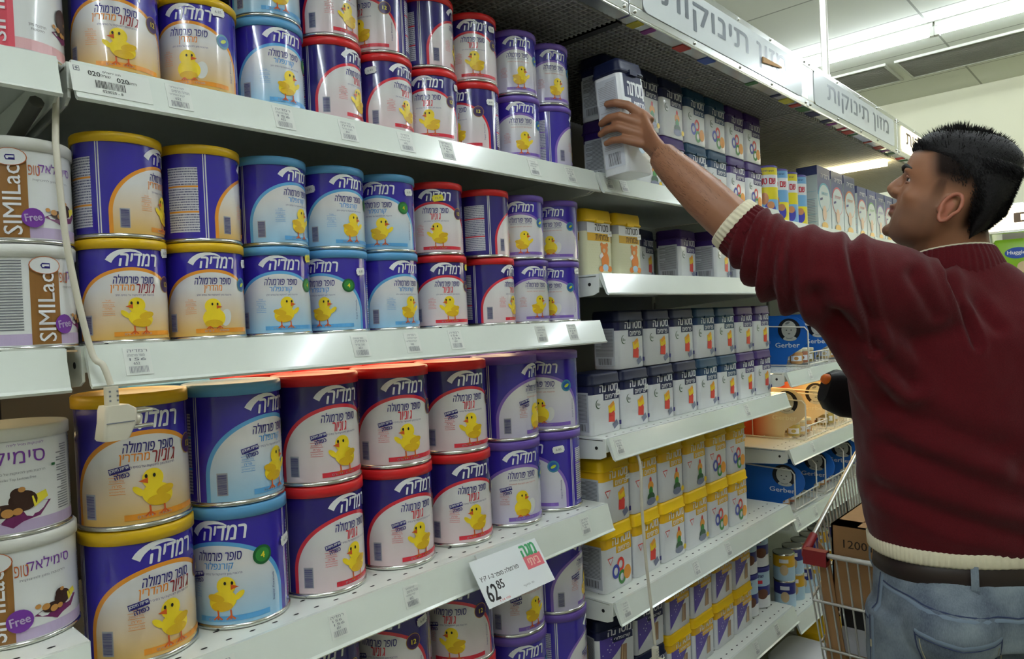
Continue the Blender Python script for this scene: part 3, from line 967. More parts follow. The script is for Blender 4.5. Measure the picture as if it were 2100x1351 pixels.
def milk_tin(kind, R, h, x, y, zrel, turn, label):
    t = thing('milk_powder_tin', label, 'tin', (x, y, H + zrel))
    t.rotation_euler = (0, 0, math.atan2(-0.9 - y, -x) + math.radians(turn))
    paper = mat('white_tin_label', (224, 226, 226), .25, coat=.5)
    b = MB()
    b.lathe([(R, .004), (R, h - .012)], paper, 64)
    b.lathe([(R - .004, 0.0005), (R - .001, 0), (R + .0012, .001), (R + .0013, .003), (R, .0048), (R - .002, .005)], STEEL, 64)
    A = Art(b, cyl(R), .006, .00022)
    k = R / .05
    lil = mat('lilac_print', (190, 172, 206), .3); brown = mat('brown_print', (150, 104, 52), .3); pur = mat('violet_print', (120, 56, 160), .3)
    red = mat('coral_print', (222, 84, 100), .3); ora = mat('rust_print', (200, 104, 52), .3)
    base = mat('rose_print', (224, 176, 180), .3) if kind == 'pink' else lil
    A.rect(-PI * R * .98, .006, PI * R * .98, .018, base, 1)
    if kind in ('brown', 'brown_front'):
        A.rect(-.0155 * k, .006, .0135 * k, h * .80, brown, 2)
        A.text('SIMILac', -.001 * k, h * .40, .0165 * k, INKW, w=h * .64, lvl=7, rot=PI / 2, bold=.01)
        A.ellipse(-.001 * k, h * .80, .015 * k, .0095 * k, mat('white_tin_label', (224, 226, 226), .25), 9)
        A.ellipse(-.001 * k, h * .80, .015 * k, .0095 * k, ora, 10, inner=.94)
        A.stroke([(.0035 * k, h * .775), (-.004 * k, h * .775), (-.005 * k, h * .80), (-.004 * k, h * .815), (.003 * k, h * .815), (.003 * k, h * .785), (-.002 * k, h * .785)], .0013 * k, INKNAVY, 10)
        A.ellipse(.017 * k, h * .24, .0105 * k, .0105 * k, pur, 9)
        A.text('Free', .017 * k, h * .245, .008 * k, lil, w=.015 * k, lvl=11, rot=.15, bold=.03)
        A.text(heb('סימילאק'), .044 * k, h * .71, .014 * k, pur, w=.040 * k, lvl=3, bold=-.005)
        A.text(heb('טופ'), .020 * k, h * .69, .011 * k, ora, w=.011 * k, lvl=3, bold=0)
        A.text(heb('תרכובת מזון לתינוקות'), .038 * k, h * .60, .003 * k, INKGREY, w=.04 * k, lvl=3, bold=0)
        hazelnuts(A, .050 * k, h * .32, .036 * k)
        A.lines(-.058 * k, .022, -.022 * k, h * .86, 26, INKGREY, 2)
        A.lines(.082 * k, .022, .10 * k, h * .7, 20, INKGREY, 2)
    elif kind == 'front':
        A.text(heb('סימילאק'), -.013 * k, h * .72, .019 * k, pur, w=.062 * k, lvl=3, bold=-.002)
        A.text(heb('לתינוקות מגיל לידה'), .002 * k, h * .84, .003 * k, pur, w=.03 * k, lvl=3, bold=0)
        A.text(heb('תרכובת מזון לתינוקות על בסיס חלב סויה'), -.01 * k, h * .585, .003 * k, INKGREY, w=.055 * k, lvl=3, bold=0)
        A.text('Similac Top Lactose Free', -.006 * k, h * .53, .003 * k, INKGREY, w=.03 * k, lvl=3, bold=0)
        A.rect(.024 * k, h * .60, .028 * k, h * .625, mat('badge_green', (36, 116, 60), .3), 4)
        hazelnuts(A, -.008 * k, h * .30, .048 * k)
        A.lines(.030 * k, .022, .046 * k, h * .8, 26, INKGREY, 2)
        A.lines(.052 * k, .022, .07 * k, h * .86, 26, INKGREY, 2, seed=8)
    else:
        A.rect(-.040 * k, .006, -.012 * k, h - .014, red, 2)
        A.text('SIMILac', -.026 * k, h * .45, .014 * k, INKW, w=h * .72, lvl=7, rot=PI / 2, bold=.01)
        A.text(heb('תרכובת מזון'), .010 * k, h * .30, .0035 * k, INKBLK, w=.018 * k, lvl=3, bold=0)
        A.text(heb('לתינוקות'), .010 * k, h * .26, .0035 * k, INKBLK, w=.014 * k, lvl=3, bold=0)
        hazelnuts(A, .047 * k, h * .36, .034 * k, False)
        A.ellipse(.044 * k, h * .46, .012 * k, .013 * k, mat('chocolate_print', (58, 30, 24), .35), 6)
    b.build('tin_body', t)
    l = MB(); RL = R + .0018
    l.lathe([(R - .002, h - .0145), (RL, h - .0145), (RL, h - .002), (RL - .0014, h - .0004), (RL - .004, h), (RL - .008, h - .003), (.001, h - .003)], mat('white_plastic_lid', (226, 226, 220), .35), 64)
    l.build('lid', t)
    return t
def build_milk_tins():
    milk_tin('pink', .051, .115, .222, .062, Z1 + .0005, 17, 'white tin with a coral lettered stripe, on the top shelf')
    milk_tin('brown_front', .051, .1165, .222, .062, -0.01 + .1175, -7, 'white and brown tin with a violet disc, upper of two')
    milk_tin('brown', .052, .1165, .220, .062, -0.01 + .0005, 25, 'white and brown tin with a small print panel, lower of two')
    milk_tin('front', .060, .122, .2055, .100, -0.338 + .1215, 14, 'white tin with large violet lettering and hazelnuts, upper of two')
    milk_tin('brown_front', 0.0605, .121, .2085, .100, -0.338 + .0005, -19, 'white and brown tin with orange and violet lettering, lower of two')
    # plain tins deep behind the violet lettered ones
    for i, (x, y) in enumerate(((.09, .23), (.215, .235))):
        t = thing('milk_powder_tin', ('white tin behind the violet lettered tin, nearer the camera', 'white tin deep behind the violet lettered tin')[i], 'tin', (x, y, H - .338 + .0005), group='tins deep on the low left shelf')
        for lay in (0,):
            b = MB(); b.lathe([(.06, 0), (.06, .2)], mat('white_tin_label', (224, 226, 226), .25, coat=.5), 40); b.build('tin_body', t)
            b = MB(); b.lathe([(.061, .2), (.061, .212), (.055, .214), (.05, .208), (.001, .208)], STEEL, 40); b.build('lid', t)
build_milk_tins()
# ------------------------------------------------------------------ rectangular lidded tubs
def rrect(w, d, r, n=5):
    pts = []
    for cx, cy, a0 in ((w / 2 - r, d / 2 - r, 0), (-w / 2 + r, d / 2 - r, 90), (-w / 2 + r, -d / 2 + r, 180), (w / 2 - r, -d / 2 + r, 270)):
        for q in range(n + 1):
            a = math.radians(a0 + 90.0 * q / n)
            pts.append((cx + r * math.cos(a), cy + r * math.sin(a)))
    return pts

TUBW = mat('white_tub_label', (226, 228, 232), 0.28, coat=.4)
LIDCOL = {'navy': (20, 28, 60), 'teal': (22, 62, 88), 'violet': (60, 32, 100), 'yellow': (236, 192, 16)}
TLID = {k: mat('tub_lid_' + k, c, .42, spec=.3) for k, c in LIDCOL.items()}
TBAND = {k: mat('tub_band_' + k, c, .3) for k, c in {'navy': (24, 30, 78), 'teal': (24, 60, 104), 'violet': (58, 34, 112), 'yellow': (238, 186, 30)}.items()}
PR = {k: mat('tub_print_' + k, c, .35) for k, c in {'yel': (240, 204, 40), 'ora': (236, 160, 60), 'red': (222, 72, 64), 'grey': (120, 126, 150), 'grn': (60, 140, 60), 'dgrn': (50, 90, 60), 'blu': (70, 80, 176), 'sky': (176, 206, 226), 'tan': (206, 178, 140), 'vio': (92, 72, 168), 'cream': (226, 224, 190), 'mustard': (216, 166, 30), 'bear': (226, 130, 52), 'side': (196, 200, 208)}.items()}

def tub_art(A, B_, w, d, h, lid, pic):
    band = TBAND[lid]
    hb = h * .80
    if pic == 'tall':
        hb = h * .86
    A.rect(-w / 2 + .014, h * .66, w / 2 - .014, hb + .004, band, 1)
    A.text(heb('מטרנה'), w * .085, h * .745, h * .125, INKW, w=w * .60, lvl=3, bold=.045, shear=.08)
    A.rect(-.012, h * .545, w * .42, h * .66, band, 1)
    A.text(heb('פרימיום') if pic != 'corn' else heb('קורנפלור'), .018, h * .60, h * .072, INKW, w=w * .40, lvl=3, bold=.035)
    if pic in ('blocks', 'rings', 'stack'):
        if lid == 'yellow':
            A.put([(-w * .40, h * .52), (-w * .20, h * .52), (-w * .30, h * .40)], [(0, 2, 1)], PR['red'], 1)
            A.put([(-w * .37, h * .505), (-w * .23, h * .505), (-w * .30, h * .42)], [(0, 2, 1)], TUBW, 2)
        else:
            A.ellipse(-w * .27, h * .50, .0105, .0105, PR['dgrn'], 1)
            A.ellipse(-w * .255, h * .505, .0095, .0095, TUBW, 2)
            A.text('Bio', -w * .265, h * .50, .006, PR['dgrn'], lvl=3, bold=.02)
    if pic == 'tall':
        A.ellipse(.01, h * .3, .02, .03, PR['sky'], 1)
    if pic == 'blocks':
        A.rect(.006, h * .33, .032, h * .46, PR['yel'], 2, a=.15); A.rect(.010, h * .42, .030, h * .485, PR['ora'], 3, a=.5)
        A.rect(.006, h * .17, .030, h * .32, PR['red'], 2, a=-.1); A.rect(.010, h * .26, .030, h * .33, PR['red'], 3, a=.4)
        A.rect(.022, h * .07, .042, h * .17, PR['grey'], 2, a=.5)
        A.rect(w * .40, h * .10, w * .47, h * .17, INKNAVY, 2)
    elif pic == 'rings':
        for x, z, m in ((.004, .36, 'red'), (-.016, .28, 'blu'), (.008, .16, 'grn'), (.03, .20, 'ora')):
            A.ellipse(x, h * z, .0145, .0165, PR[m], 2, inner=.55)
        A.ellipse(.03, h * .20, .012, .012, PR['ora'], 3)
    elif pic == 'stack':
        for z, a_, b_, m in ((.44, .005, .010, 'red'), (.36, .0125, .011, 'ora'), (.27, .009, .012, 'grn'), (.18, .0165, .011, 'dgrn'), (.11, .02, .009, 'grey')):
            A.ellipse(.020, h * z, a_, b_, PR[m], 2)
        A.ellipse(w * .40, h * .12, .007, .007, PR['yel'], 2)
    elif pic == 'corn':
        n = 8
        pts = [(-w / 2 + .009, h * .67), (w * .42, h * .67), (-w * .02, h * .34), (-w / 2 + .009, h * .10)]
        A.put(pts, [(0, 3, 2), (0, 2, 1)], PR['vio'], 0.6)
        r = random.Random(2)
        for k in range(9):
            A.ellipse(r.uniform(-w * .38, -.005), h * r.uniform(.36, .62), .0016, .0016, INKW, 2, n=6)
        for q in range(5):
            A.stroke([(.010 + .004 * q, h * .12), (.016 + .003 * q, h * .46)], .005, PR['tan'] if q % 2 else mat('brown_corn_print', (150, 112, 84), .4), 2)
    # side panel
    ht = .84 if pic == 'tall' else .70
    B_.rect(-d / 2 + .010, h * .06, d / 2 - .008, h * ht, PR['side'], 1)
    B_.lines(-d / 2 + .013, h * .22, d / 2 - .012, h * (ht - .02), 40 if pic == 'tall' else 22, INKPALE if pic == 'tall' else INKGREY, 2)
    B_.barcode(-d / 2 + .02, h * .08, d / 2 - .016, h * .19, INKBLK, 2, n=12)

_tubs = {}
def tub_meshes(lid, pic, w, d, h):
    key = (lid, pic, w, d, h)
    if key in _tubs:
        return _tubs[key]
    b = MB()
    r = .013
    def ring(w_, d_, z, r_=r):
        return [Vector((x, y, z)) for x, y in rrect(w_, d_, r_)]
    base = TUBW if pic != 'soy' else PR['cream']
    b.loft([ring(w - .004, d - .004, 0.0), ring(w - .001, d - .001, .002), ring(w, d, h * .66)], base)
    lf = .87 if pic == 'tall' else .80
    b.loft([ring(w, d, h * .66), ring(w, d, h * lf)], TUBW if pic == 'tall' else TBAND[lid] if pic != 'soy' else INKPALE, cap=False)
    A = Art(b, flat((0, -d / 2, 0), (1, 0, 0), (0, 0, 1)), .05, .00025)
    B_ = Art(b, flat((-w / 2, 0, 0), (0, -1, 0), (0, 0, 1)), .05, .00025)
    if pic == 'soy':
        A.rect(-w / 2 + .013, h * .52, w / 2 - .013, h * .64, PR['mustard'], 1)
        B_.rect(-d / 2 + .013, h * .52, d / 2 - .013, h * .64, PR['mustard'], 1)
        A.rect(-w / 2 + .013, h * .64, w / 2 - .013, h * .79, TUBW, 1)
        A.text(heb('מטרנה'), .012, h * .72, h * .105, INKBLK, w=w * .46, lvl=3, bold=.02)
        A.text(heb('צמחית'), .012, h * .58, h * .085, mat('brown_title_ink', (92, 64, 24), .4), w=w * .44, lvl=3, bold=.02)
        br = PR['bear']
        A.ellipse(.022, h * .23, .015, .021, br, 2); A.ellipse(.020, h * .40, .0135, .0125, br, 2)
        for q in (-1, 1):
            A.ellipse(.020 + q * .010, h * .47, .005, .005, br, 2); A.ellipse(.022 + q * .016, h * .10, .009, .007, br, 3)
        A.ellipse(.022, h * .12, .011, .008, PR['sky'], 3)
        A.rect(.000, h * .27, .014, h * .33, INKW, 4, a=.6)
        A.ellipse(.018, h * .38, .006, .005, PR['tan'], 4)
        rr = random.Random(6)
        for i in range(10):
            for j in range(12):
                A.ellipse(-w / 2 + .016 + i * .0062 + (j % 2) * .003, h * .04 + j * h * .038, .0008, .0008, mat('pale_dot_print', (206, 206, 160), .5), 1, n=5)
    else:
        tub_art(A, B_, w, d, h, lid, pic)
    body = b.mesh('tub_body')
    l = MB(); m = TLID[lid]
    e = .0025
    l.loft([ring(w + e, d + e, h * lf, r + .001), ring(w + e * 2, d + e * 2, h * (lf + .005), r + .002), ring(w + e * 2, d + e * 2, h * (lf + .035), r + .002), ring(w + e * .6, d + e * .6, h * (lf + .05), r), ring(w + e * .2, d + e * .2, h * .955, r),
            ring(w - .004, d - .004, h * .995, r - .002), ring(w - .012, d - .012, h, r - .004)], m)
    l.loft([ring(w + e * 3, d + e * 3, h * (lf + .015), r + .003), ring(w + e * 3, d + e * 3, h * (lf + .028), r + .003)], m)
    l.box(-.014, .014, -d / 2 - .0062, -d / 2 + .002, h * (lf - .01), h * (lf + .035), m)
    _tubs[key] = (body, l.mesh('lid'))
    return _tubs[key]

def tub(lid, pic, x, y, z, label, group=None, w=.118, d=.075, h=.139, rz=0.0, sticker=False):
    t = thing('formula_tub', label, 'tub', (x, y, H + z), rz, group)
    me, li = tub_meshes(lid, pic, w, d, h)
    link('tub_body', me, t); link('lid', li, t)
    if sticker:
        if 'tubstk' not in _stk:
            b = MB(); A = Art(b, flat((0, 0, 0), (1, 0, 0), (0, 0, 1)), .05, .0003)
            A.rect(-.008, -.006, .008, .006, STK, 3, a=.1); A.text('9.85', 0, 0, .0035, INKGREY, lvl=4, rot=.1, bold=0)
            _stk['tubstk'] = b.mesh('price_sticker')
        o = link('price_sticker', _stk['tubstk'], t, (w * .38, -d / 2 - .0005, h * .64)); o['label'] = 'white price sticker'
    return t

LN = {'navy': 'navy', 'teal': 'dark teal', 'violet': 'purple', 'yellow': 'yellow'}
PN = {'blocks': 'toy blocks', 'rings': 'coloured rings', 'stack': 'a stacking toy', 'corn': 'a corn picture'}
def tub_row(items, z, where, grp, yf=.045, w=.118, d=.075, h=.139, pitch=.1255):
    for i, it in enumerate(items):
        x, lid, pic = it[:3]
        rz = it[3] if len(it) > 3 else 0.0
        st = len(it) > 4 and it[4]
        lab = f"{LN[lid]} lidded tub with {PN[pic]}, {ORD[i]} from left, {where}"
        tub(lid, pic, x, yf + d / 2, z, lab, grp, w, d, h, rz, st)

def build_tubs():
    # middle shelf of navy lidded tubs: two layers
    xs = [1.334 + .1242 * i for i in range(8)]
    tub_row([(x, 'violet' if i >= 6 else ('navy' if i < 4 else 'teal'), 'blocks', 0, i in (0, 1)) for i, x in enumerate(xs)], -.267 + .0005, 'lower layer, middle tub shelf', 'navy and purple lidded tubs')
    xs2 = [1.446 + .1262 * i for i in range(7)]
    tub_row([(x, 'violet' if i >= 5 else ('navy' if i < 3 else 'teal'), 'blocks') for i, x in enumerate(xs2)], -.267 + .141, 'upper layer, middle tub shelf', 'navy and purple lidded tubs')
    tub('navy', 'blocks', 1.345, .30, -.267 + .0005, 'navy lidded tub deep in the dark behind purple tins, lower of two', w=.118, rz=.3)
    tub('navy', 'blocks', 1.335, .30, -.267 + .141, 'navy lidded tub deep in the dark behind purple tins, upper of two', w=.118, rz=.5)
    # top shelf, two layers
    top = [(1.567, 'navy', 'stack'), (1.690, 'navy', 'stack'), (1.816, 'navy', 'stack'), (1.948, 'teal', 'rings'), (2.075, 'teal', 'rings'), (2.186, 'violet', 'rings')]
    xs3 = [1.44 + .1252 * i for i in range(7)]
    lows = ['violet', 'violet', 'violet', 'teal', 'teal', 'violet', 'violet']
    tub_row([(x, lows[i], 'rings' if i > 2 else 'stack', 0, i == 3) for i, x in enumerate(xs3)], Z1 + .0005, 'lower layer, top shelf', 'tubs on the top shelf', h=.1495)
    ups = ['navy', 'navy', 'navy', 'teal', 'teal', 'violet', 'violet']
    tub_row([(x, ups[i], 'stack' if i < 3 else 'rings') for i, x in enumerate(xs3)], Z1 + .151, 'upper layer, top shelf', 'tubs on the top shelf', h=.1495)
    tub('navy', 'stack', 1.322, .17, Z1 + .0005, 'navy lidded tub in shadow beside the last purple tin, lower of two', w=.1, rz=-.95, h=.1495)
    tub('navy', 'stack', 1.322, .17, Z1 + .151, 'navy lidded tub in shadow beside the last purple tin, upper of two', w=.1, rz=-.95, h=.1495)
    # soy tubs
    tub('yellow', 'soy', 1.330, .045 + .045, .0945, 'cream tub with yellow lid and small bear, left of the two', 'yellow lidded cream tubs', w=.112, d=.09, h=.150, sticker=True)
    tub('yellow', 'soy', 1.455, .045 + .045, .0945, 'cream tub with yellow lid and small bear, right of the two', 'yellow lidded cream tubs', w=.112, d=.09, h=.150, sticker=True)
    for i, (x, y, rz, lid) in enumerate(((1.60, .24, 0, 'navy'), (1.72, .20, .2, 'navy'), (1.845, .14, .1, 'violet'), (1.985, .10, .08, 'violet'), (2.12, .09, 0, 'violet'))):
        tub(lid, 'blocks', x, y, .0945, f'{LN[lid]} lidded tub with side print, {ORD[i]} right of the cream tubs', 'tubs set back beside the cream tubs', h=.143, rz=rz)
    # yellow lidded white tubs, two layers of two rows
    pics = ['rings', 'blocks', 'stack', 'stack', 'rings', 'rings']
    xs4 = [1.352, 1.478, 1.604, 1.73, 1.856, 1.982]
    tub_row([(x, 'yellow', pics[i]) for i, x in enumerate(xs4)], -.628 + .0005, 'lower layer, white tubs', 'yellow lidded white tubs', h=.152, yf=.04)
    pics = ['blocks', 'stack', 'stack', 'stack', 'rings', 'rings']
    tub_row([(x, 'yellow', pics[i], 0, i in (0, 5)) for i, x in enumerate(xs4)], -.628 + .1535, 'upper layer, white tubs', 'yellow lidded white tubs', h=.152, yf=.04)
    # lowest shelf
    for lay in (0, 1):
        its = [(1.352, 'navy', 'corn', -.25), (1.492, 'navy', 'corn', -.1), (1.63, 'yellow', 'corn'), (1.757, 'yellow', 'corn'), (1.884, 'yellow', 'corn'), (2.008, 'yellow', 'corn')]
        tub_row(its, -.955 + .0005 + lay * .1315, ('lower', 'upper')[lay] + ' layer, lowest shelf', 'tubs on the lowest shelf', h=.130, yf=.05)
    blue = mat('deep_blue_tin_ink', (40, 44, 128), .3); red = SECONDC['red']; brown = mat('cocoa_print', (104, 60, 40), .35)
    for lay in (0, 1):
        for i, x in enumerate((2.115, 2.203)):
            t = thing('cocoa_tin', f'blue and white tin with red tag, {("first", "second")[i]} of the {("lower", "upper")[lay]} pair', 'tin', (x, .10, H - .955 + .0005 + lay * .1315), group='blue and white tins on the lowest shelf')
            t.rotation_euler = (0, 0, math.atan2(-1.0, -x) + .2)
            b = MB(); R, h = .0425, .130
            b.lathe([(R, .003), (R, h * .30)], TUBW, 40); b.lathe([(R, h * .30), (R, h * .55)], blue, 40); b.lathe([(R, h * .55), (R, h * .9)], PR['sky'], 40)
            A = Art(b, cyl(R), .006, .0003)
            A.ellipse(.012, h * .36, .020, .016, brown, 2); A.rect(-.012, h * .62, .012, h * .70, red, 2)
            A.text(heb('שוקו'), .004, h * .79, .012, INKNAVY, lvl=2); A.barcode(-.02, h * .06, -.004, h * .16, INKGREY, 2)
            b.build('tin_body', t)
            l = MB(); l.lathe([(R + .0015, h * .9), (R + .0015, h * .985), (R - .003, h), (.001, h)], mat('blue_tin_lid', (42, 44, 130), .35), 40); l.build('lid', t)
build_tubs()

# ------------------------------------------------------------------ third section: cartons and baby food displays
def build_cartons():
    z = .287 + .0005
    yel = mat('carton_yellow', (232, 216, 40), .35); sky = mat('carton_sky', (120, 176, 222), .35); redt = mat('carton_red_lettering', (206, 32, 60), .35)
    skin = mat('carton_face_print', (206, 140, 96), .4)
    for i, (x, top, low) in enumerate(((2.335, yel, sky), (2.425, sky, yel), (2.510, yel, sky), (2.596, sky, yel))):
        t = thing('cereal_canister', f'round cereal canister with red lettering, {ORD[i]} from left on the carton shelf', 'canister', (x, .075, H + z), group='round cereal canisters')
        t.rotation_euler = (0, 0, math.atan2(-.975, -x) + .25)
        b = MB(); R, h = .0405, .185
        b.lathe([(R, 0), (R, h * .40)], low, 40); b.lathe([(R, h * .40), (R, h * .62)], sky if low is yel else yel, 40); b.lathe([(R, h * .62), (R, h * .84)], TUBW, 40); b.lathe([(R, h * .84), (R, h * .97)], top, 40)
        A = Art(b, cyl(R), .006, .0003)
        A.text(heb('שם טוב'), 0, h * .725, .020, redt, w=.058, lvl=2, bold=.04)
        A.text(heb('דגנים לתינוק'), 0, h * .905, .008, INKNAVY, w=.045, lvl=2)
        A.ellipse(-.012, h * .42, .013, .020, skin, 2); A.ellipse(.006, h * .22, .020, .026, mat('carton_blue_shirt', (70, 70, 176), .4), 2); A.ellipse(.008, h * .30, .013, .012, skin, 3)
        b.build('canister_body', t)
        l = MB(); l.lathe([(R + .001, h * .97), (R + .001, h), (R - .002, h + .002), (.001, h + .002)], mat('carton_lid_violet', (92, 80, 160), .35), 40); l.build('lid', t)
    cols = [((96, 176, 196), 'teal'), ((212, 96, 110), 'rose'), ((222, 130, 70), 'orange'), ((214, 110, 96), 'coral'), ((110, 170, 100), 'green'), ((150, 120, 190), 'lilac'), ((214, 96, 110), 'pink'), ((90, 150, 200), 'blue')]
    x = 2.70
    for i, (c, nm) in enumerate(cols):
        w, d, h = .135 if i < 3 else .12, .075, .235 if i < 3 else .21
        t = thing('formula_carton', f'tall navy topped carton with {nm} arch, {ORD[i]} carton beyond the round canisters', 'carton', (x + w / 2, .03 + d / 2, H + z), group='formula cartons')
        b = MB(); b.box(-w / 2, w / 2, -d / 2, d / 2, 0, h, mat('carton_pale_card', (206, 216, 214), .4))
        nav = mat('carton_navy_ink', (74, 82, 132), .35)
        b.box(-w / 2 - .0003, w / 2 + .0003, -d / 2 - .0003, d / 2 + .0003, h * .86, h + .0003, nav)
        A = Art(b, flat((0, -d / 2, 0), (1, 0, 0), (0, 0, 1)), .03, .0004)
        cm = mat('carton_arch_' + nm, c, .35)
        A.rect(-w / 2, h * .55, w / 2, h * .88, nav, 1)
        A.ellipse(.0, h * .52, w * .47, h * .235, cm, 2); A.ellipse(.0, h * .51, w * .43, h * .215, mat('carton_pale_card', (206, 216, 214), .4), 3)
        A.text(heb('רמדיה'), .01, h * .86, h * .07, INKW, w=w * .62, lvl=3, shear=.15)
        A.text(heb('דייסת פירות'), .0, h * .58, h * .045, cm, w=w * .5, lvl=5)
        A.rect(-w * .36, h * .47, -w * .16, h * .505, INKNAVY, 5, a=.2)
        A.ellipse(-.005, h * .27, w * .15, h * .12, mat('carton_pale_face', (222, 190, 160), .4), 5); A.ellipse(-.005, h * .07, w * .24, h * .06, PR['mustard'], 5)
        L = Art(b, flat((-w / 2, 0, 0), (0, -1, 0), (0, 0, 1)), .05, .0004)
        for q in range(5):
            L.rect(-d * .44, h * (.12 + .12 * q), d * .44, h * (.125 + .12 * q), cm, 1)
        L.lines(-d * .36, h * .1, d * .36, h * .5, 16, INKPALE, 1)
        b.build('carton_box', t)
        x += w + (.012 if i != 2 else .03)
build_cartons()

def build_babyfood():
    blue = mat('divider_blue_card', (28, 104, 196), .35); cream = NG('divider_orange_cream_card')
    tc = cream.n('ShaderNodeTexCoord'); sp = cream.n('ShaderNodeSeparateXYZ'); cream.l(tc.outputs['Object'], sp.inputs[0])
    mr = cream.n('ShaderNodeMapRange'); mr.inputs[1].default_value = .19; mr.inputs[2].default_value = .10; cream.l(sp.outputs[1], mr.inputs[0])
    cream.l(cream.mix(mr.outputs[0], lin((190, 62, 24)), lin((222, 204, 166))), cream.b.inputs['Base Color']); cream.b.inputs['Roughness'].default_value = .4
    dark = mat('emblem_black', (26, 26, 34), .4); pale = mat('emblem_pale_grey', (196, 198, 190), .4); mid = mat('emblem_mid_grey', (120, 124, 124), .4)
    wire = mat('white_coated_wire', (226, 222, 210), .35)
    lidm = mat('jar_lid_cream', (222, 214, 180), .4)
    foods = [mat('jar_food_%d' % i, c, .25) for i, c in enumerate([(206, 150, 90), (190, 170, 90), (176, 110, 80), (214, 190, 140), (150, 130, 70)])]
    jm = []
    for f in foods:
        b = MB(); b.lathe([(.022, 0), (.0265, .004), (.0265, .045), (.022, .052)], f, 20)
        A = Art(b, cyl(.0265), .006, .0003); A.rect(-.024, .012, .024, .036, TUBW, 1); A.ellipse(0, .024, .009, .008, f, 2)
        l = MB(); l.lathe([(.0235, .052), (.0245, .054), (.0245, .063), (.022, .065), (.001, .065)], lidm, 20)
        jm.append((b.mesh('jar_glass'), l.mesh('lid')))
    div = {}
    for key, m, ink in (('blue', blue, INKW), ('cream', cream.m, mat('emblem_cream_lettering', (232, 222, 190), .4))):
        # side card seen from the aisle: local +Y runs into the shelf, front edge at y = 0
        b = MB()
        prof = [(.30, 0), (.30, .135), (.10, .165)]
        for q in range(9):
            a = math.radians(100 - 22 * q)
            prof.append((.060 + .062 * math.cos(PI - a) * 1.0, .105 + .062 * math.sin(a)))
        prof = [(.30, 0), (.30, .178), (.07, .178), (.04, .172), (.016, .156), (.003, .13), (0, .11), (.006, .085), (.025, .065), (.05, .05), (.075, .034), (.084, 0)]
        b.loft([[Vector((dx, y, z)) for y, z in prof] for dx in (-.0012, .0012)], m, smooth=False)
        card = b.mesh('divider_card')
        e = MB(); A = Art(e, flat((-.0012, 0, 0), (0, -1, 0), (0, 0, 1)), .05, .0004)
        cx, cz = -.068, .130
        A.ellipse(cx, cz, .040, .040, dark, 1, n=32)
        # plain stand-in for the printed portrait: a pale round baby head in a dark disc
        A.ellipse(cx + .002, cz - .031, .024, .0085, pale, 2); A.ellipse(cx, cz - .028, .012, .004, mid, 2.5); A.ellipse(cx, cz + .001, .0265, .031, pale, 3); A.ellipse(cx - .004, cz + .024, .009, .004, mid, 4, rot=.4)
        A.ellipse(cx - .0085, cz - .001, .0025, .002, dark, 5, n=10); A.ellipse(cx + .008, cz - .001, .0025, .002, dark, 5, n=10); A.ellipse(cx, cz - .0135, .0045, .0022, mid, 5, n=10)
        emb = e.mesh('round_emblem')
        l = MB(); A = Art(l, flat((-.0012, 0, 0), (0, -1, 0), (0, 0, 1)), .05, .0004)
        A.text('Gerber', -.076, .076, .017, ink, w=.086, lvl=1, bold=.03)
        div[key] = (card, emb, l.mesh('lettering'))
    b = MB()
    wd = .20
    def seg(*p): b.tube(p, .0026, wire, 6)
    for sx in (0.006, wd):
        seg((sx, .30, .005), (sx, .004, .005), (sx, .001, .03), (sx, .001, .125), (sx, .012, .138), (sx, .30, .150))
        for yy in (.19, .24):
            b.tube([(sx, yy, .005), (sx, yy, .142)], .0016, wire, 5)
    for zz in (.010, .050):
        seg((.006, .0, zz), (wd, .0, zz))
    for k in range(1, 6):
        b.tube([(.006 + (wd - .006) * k / 6, .0, .010), (.006 + (wd - .006) * k / 6, .0, .050)], .0014, wire, 5)
    for yy in (.06, .15, .24):
        seg((.006, yy, .0055), (wd, yy, .0055))
    basket = b.mesh('wire_basket')
    for zrel, key, nm in ((-.205, 'blue', 'upper shelf'), (-.455, 'cream', 'middle shelf'), (-.672, 'blue', 'lower shelf')):
        for k in range(3):
            x = (2.50, 2.45, 2.333)[(zrel < -.4) + (zrel < -.6)] + .285 * k; z = H + zrel + .0005; yo = -.022 if zrel < -.6 else .008
            cname = {'blue': 'bright blue', 'cream': 'orange and cream'}[key]
            t = thing('display_divider', f'{cname} baby food side card with round portrait, {ORD[k]} on the {nm}', 'display card', (x, yo, z), group=f'{cname} side cards, {nm}')
            t.scale = (1, 1, .90 if zrel < -.6 else 1.0)
            link('divider_card', div[key][0], t); link('round_emblem', div[key][1], t); link('lettering', div[key][2], t)
            o = link('wire_basket', basket, None, (x - .014, .008, z))
            tag(o, f'white wire basket of baby food jars, {ORD[k]} on the {nm}', 'basket', f'white wire baskets, {nm}')
            for j in range(6):
                c = (k * 3 + j * 2 + (1 if key == 'cream' else 0)) % 5
                jx, jy = x + .040 + .055 * (j % 3), .008 + .062 + .056 * (j // 3)
                t2 = thing('food_jar', f'small baby food jar in the {ORD[k]} wire basket on the {nm}', 'jar', (jx, jy, z + .0085), group=f'jars in the {ORD[k]} basket, {nm}')
                t2.rotation_euler = (0, 0, math.atan2(-.95, -jx)); t2.scale = (.84, .84, .78)
                link('jar_glass', jm[c][0], t2); link('lid', jm[c][1], t2)
    # warm strip light under the upper baby food shelf
    t = thing('shelf_lamp', 'warm strip lamp under the white shelf over the cream side cards', 'lamp', (2.76, .16, H - .2165))
    g = MB(); g.tube([(-.42, 0, -.012), (.42, 0, -.012)], .007, mat('shelf_lamp_glow', (255, 214, 140), .4, emit=7.0), 10); g.build('tube', t)
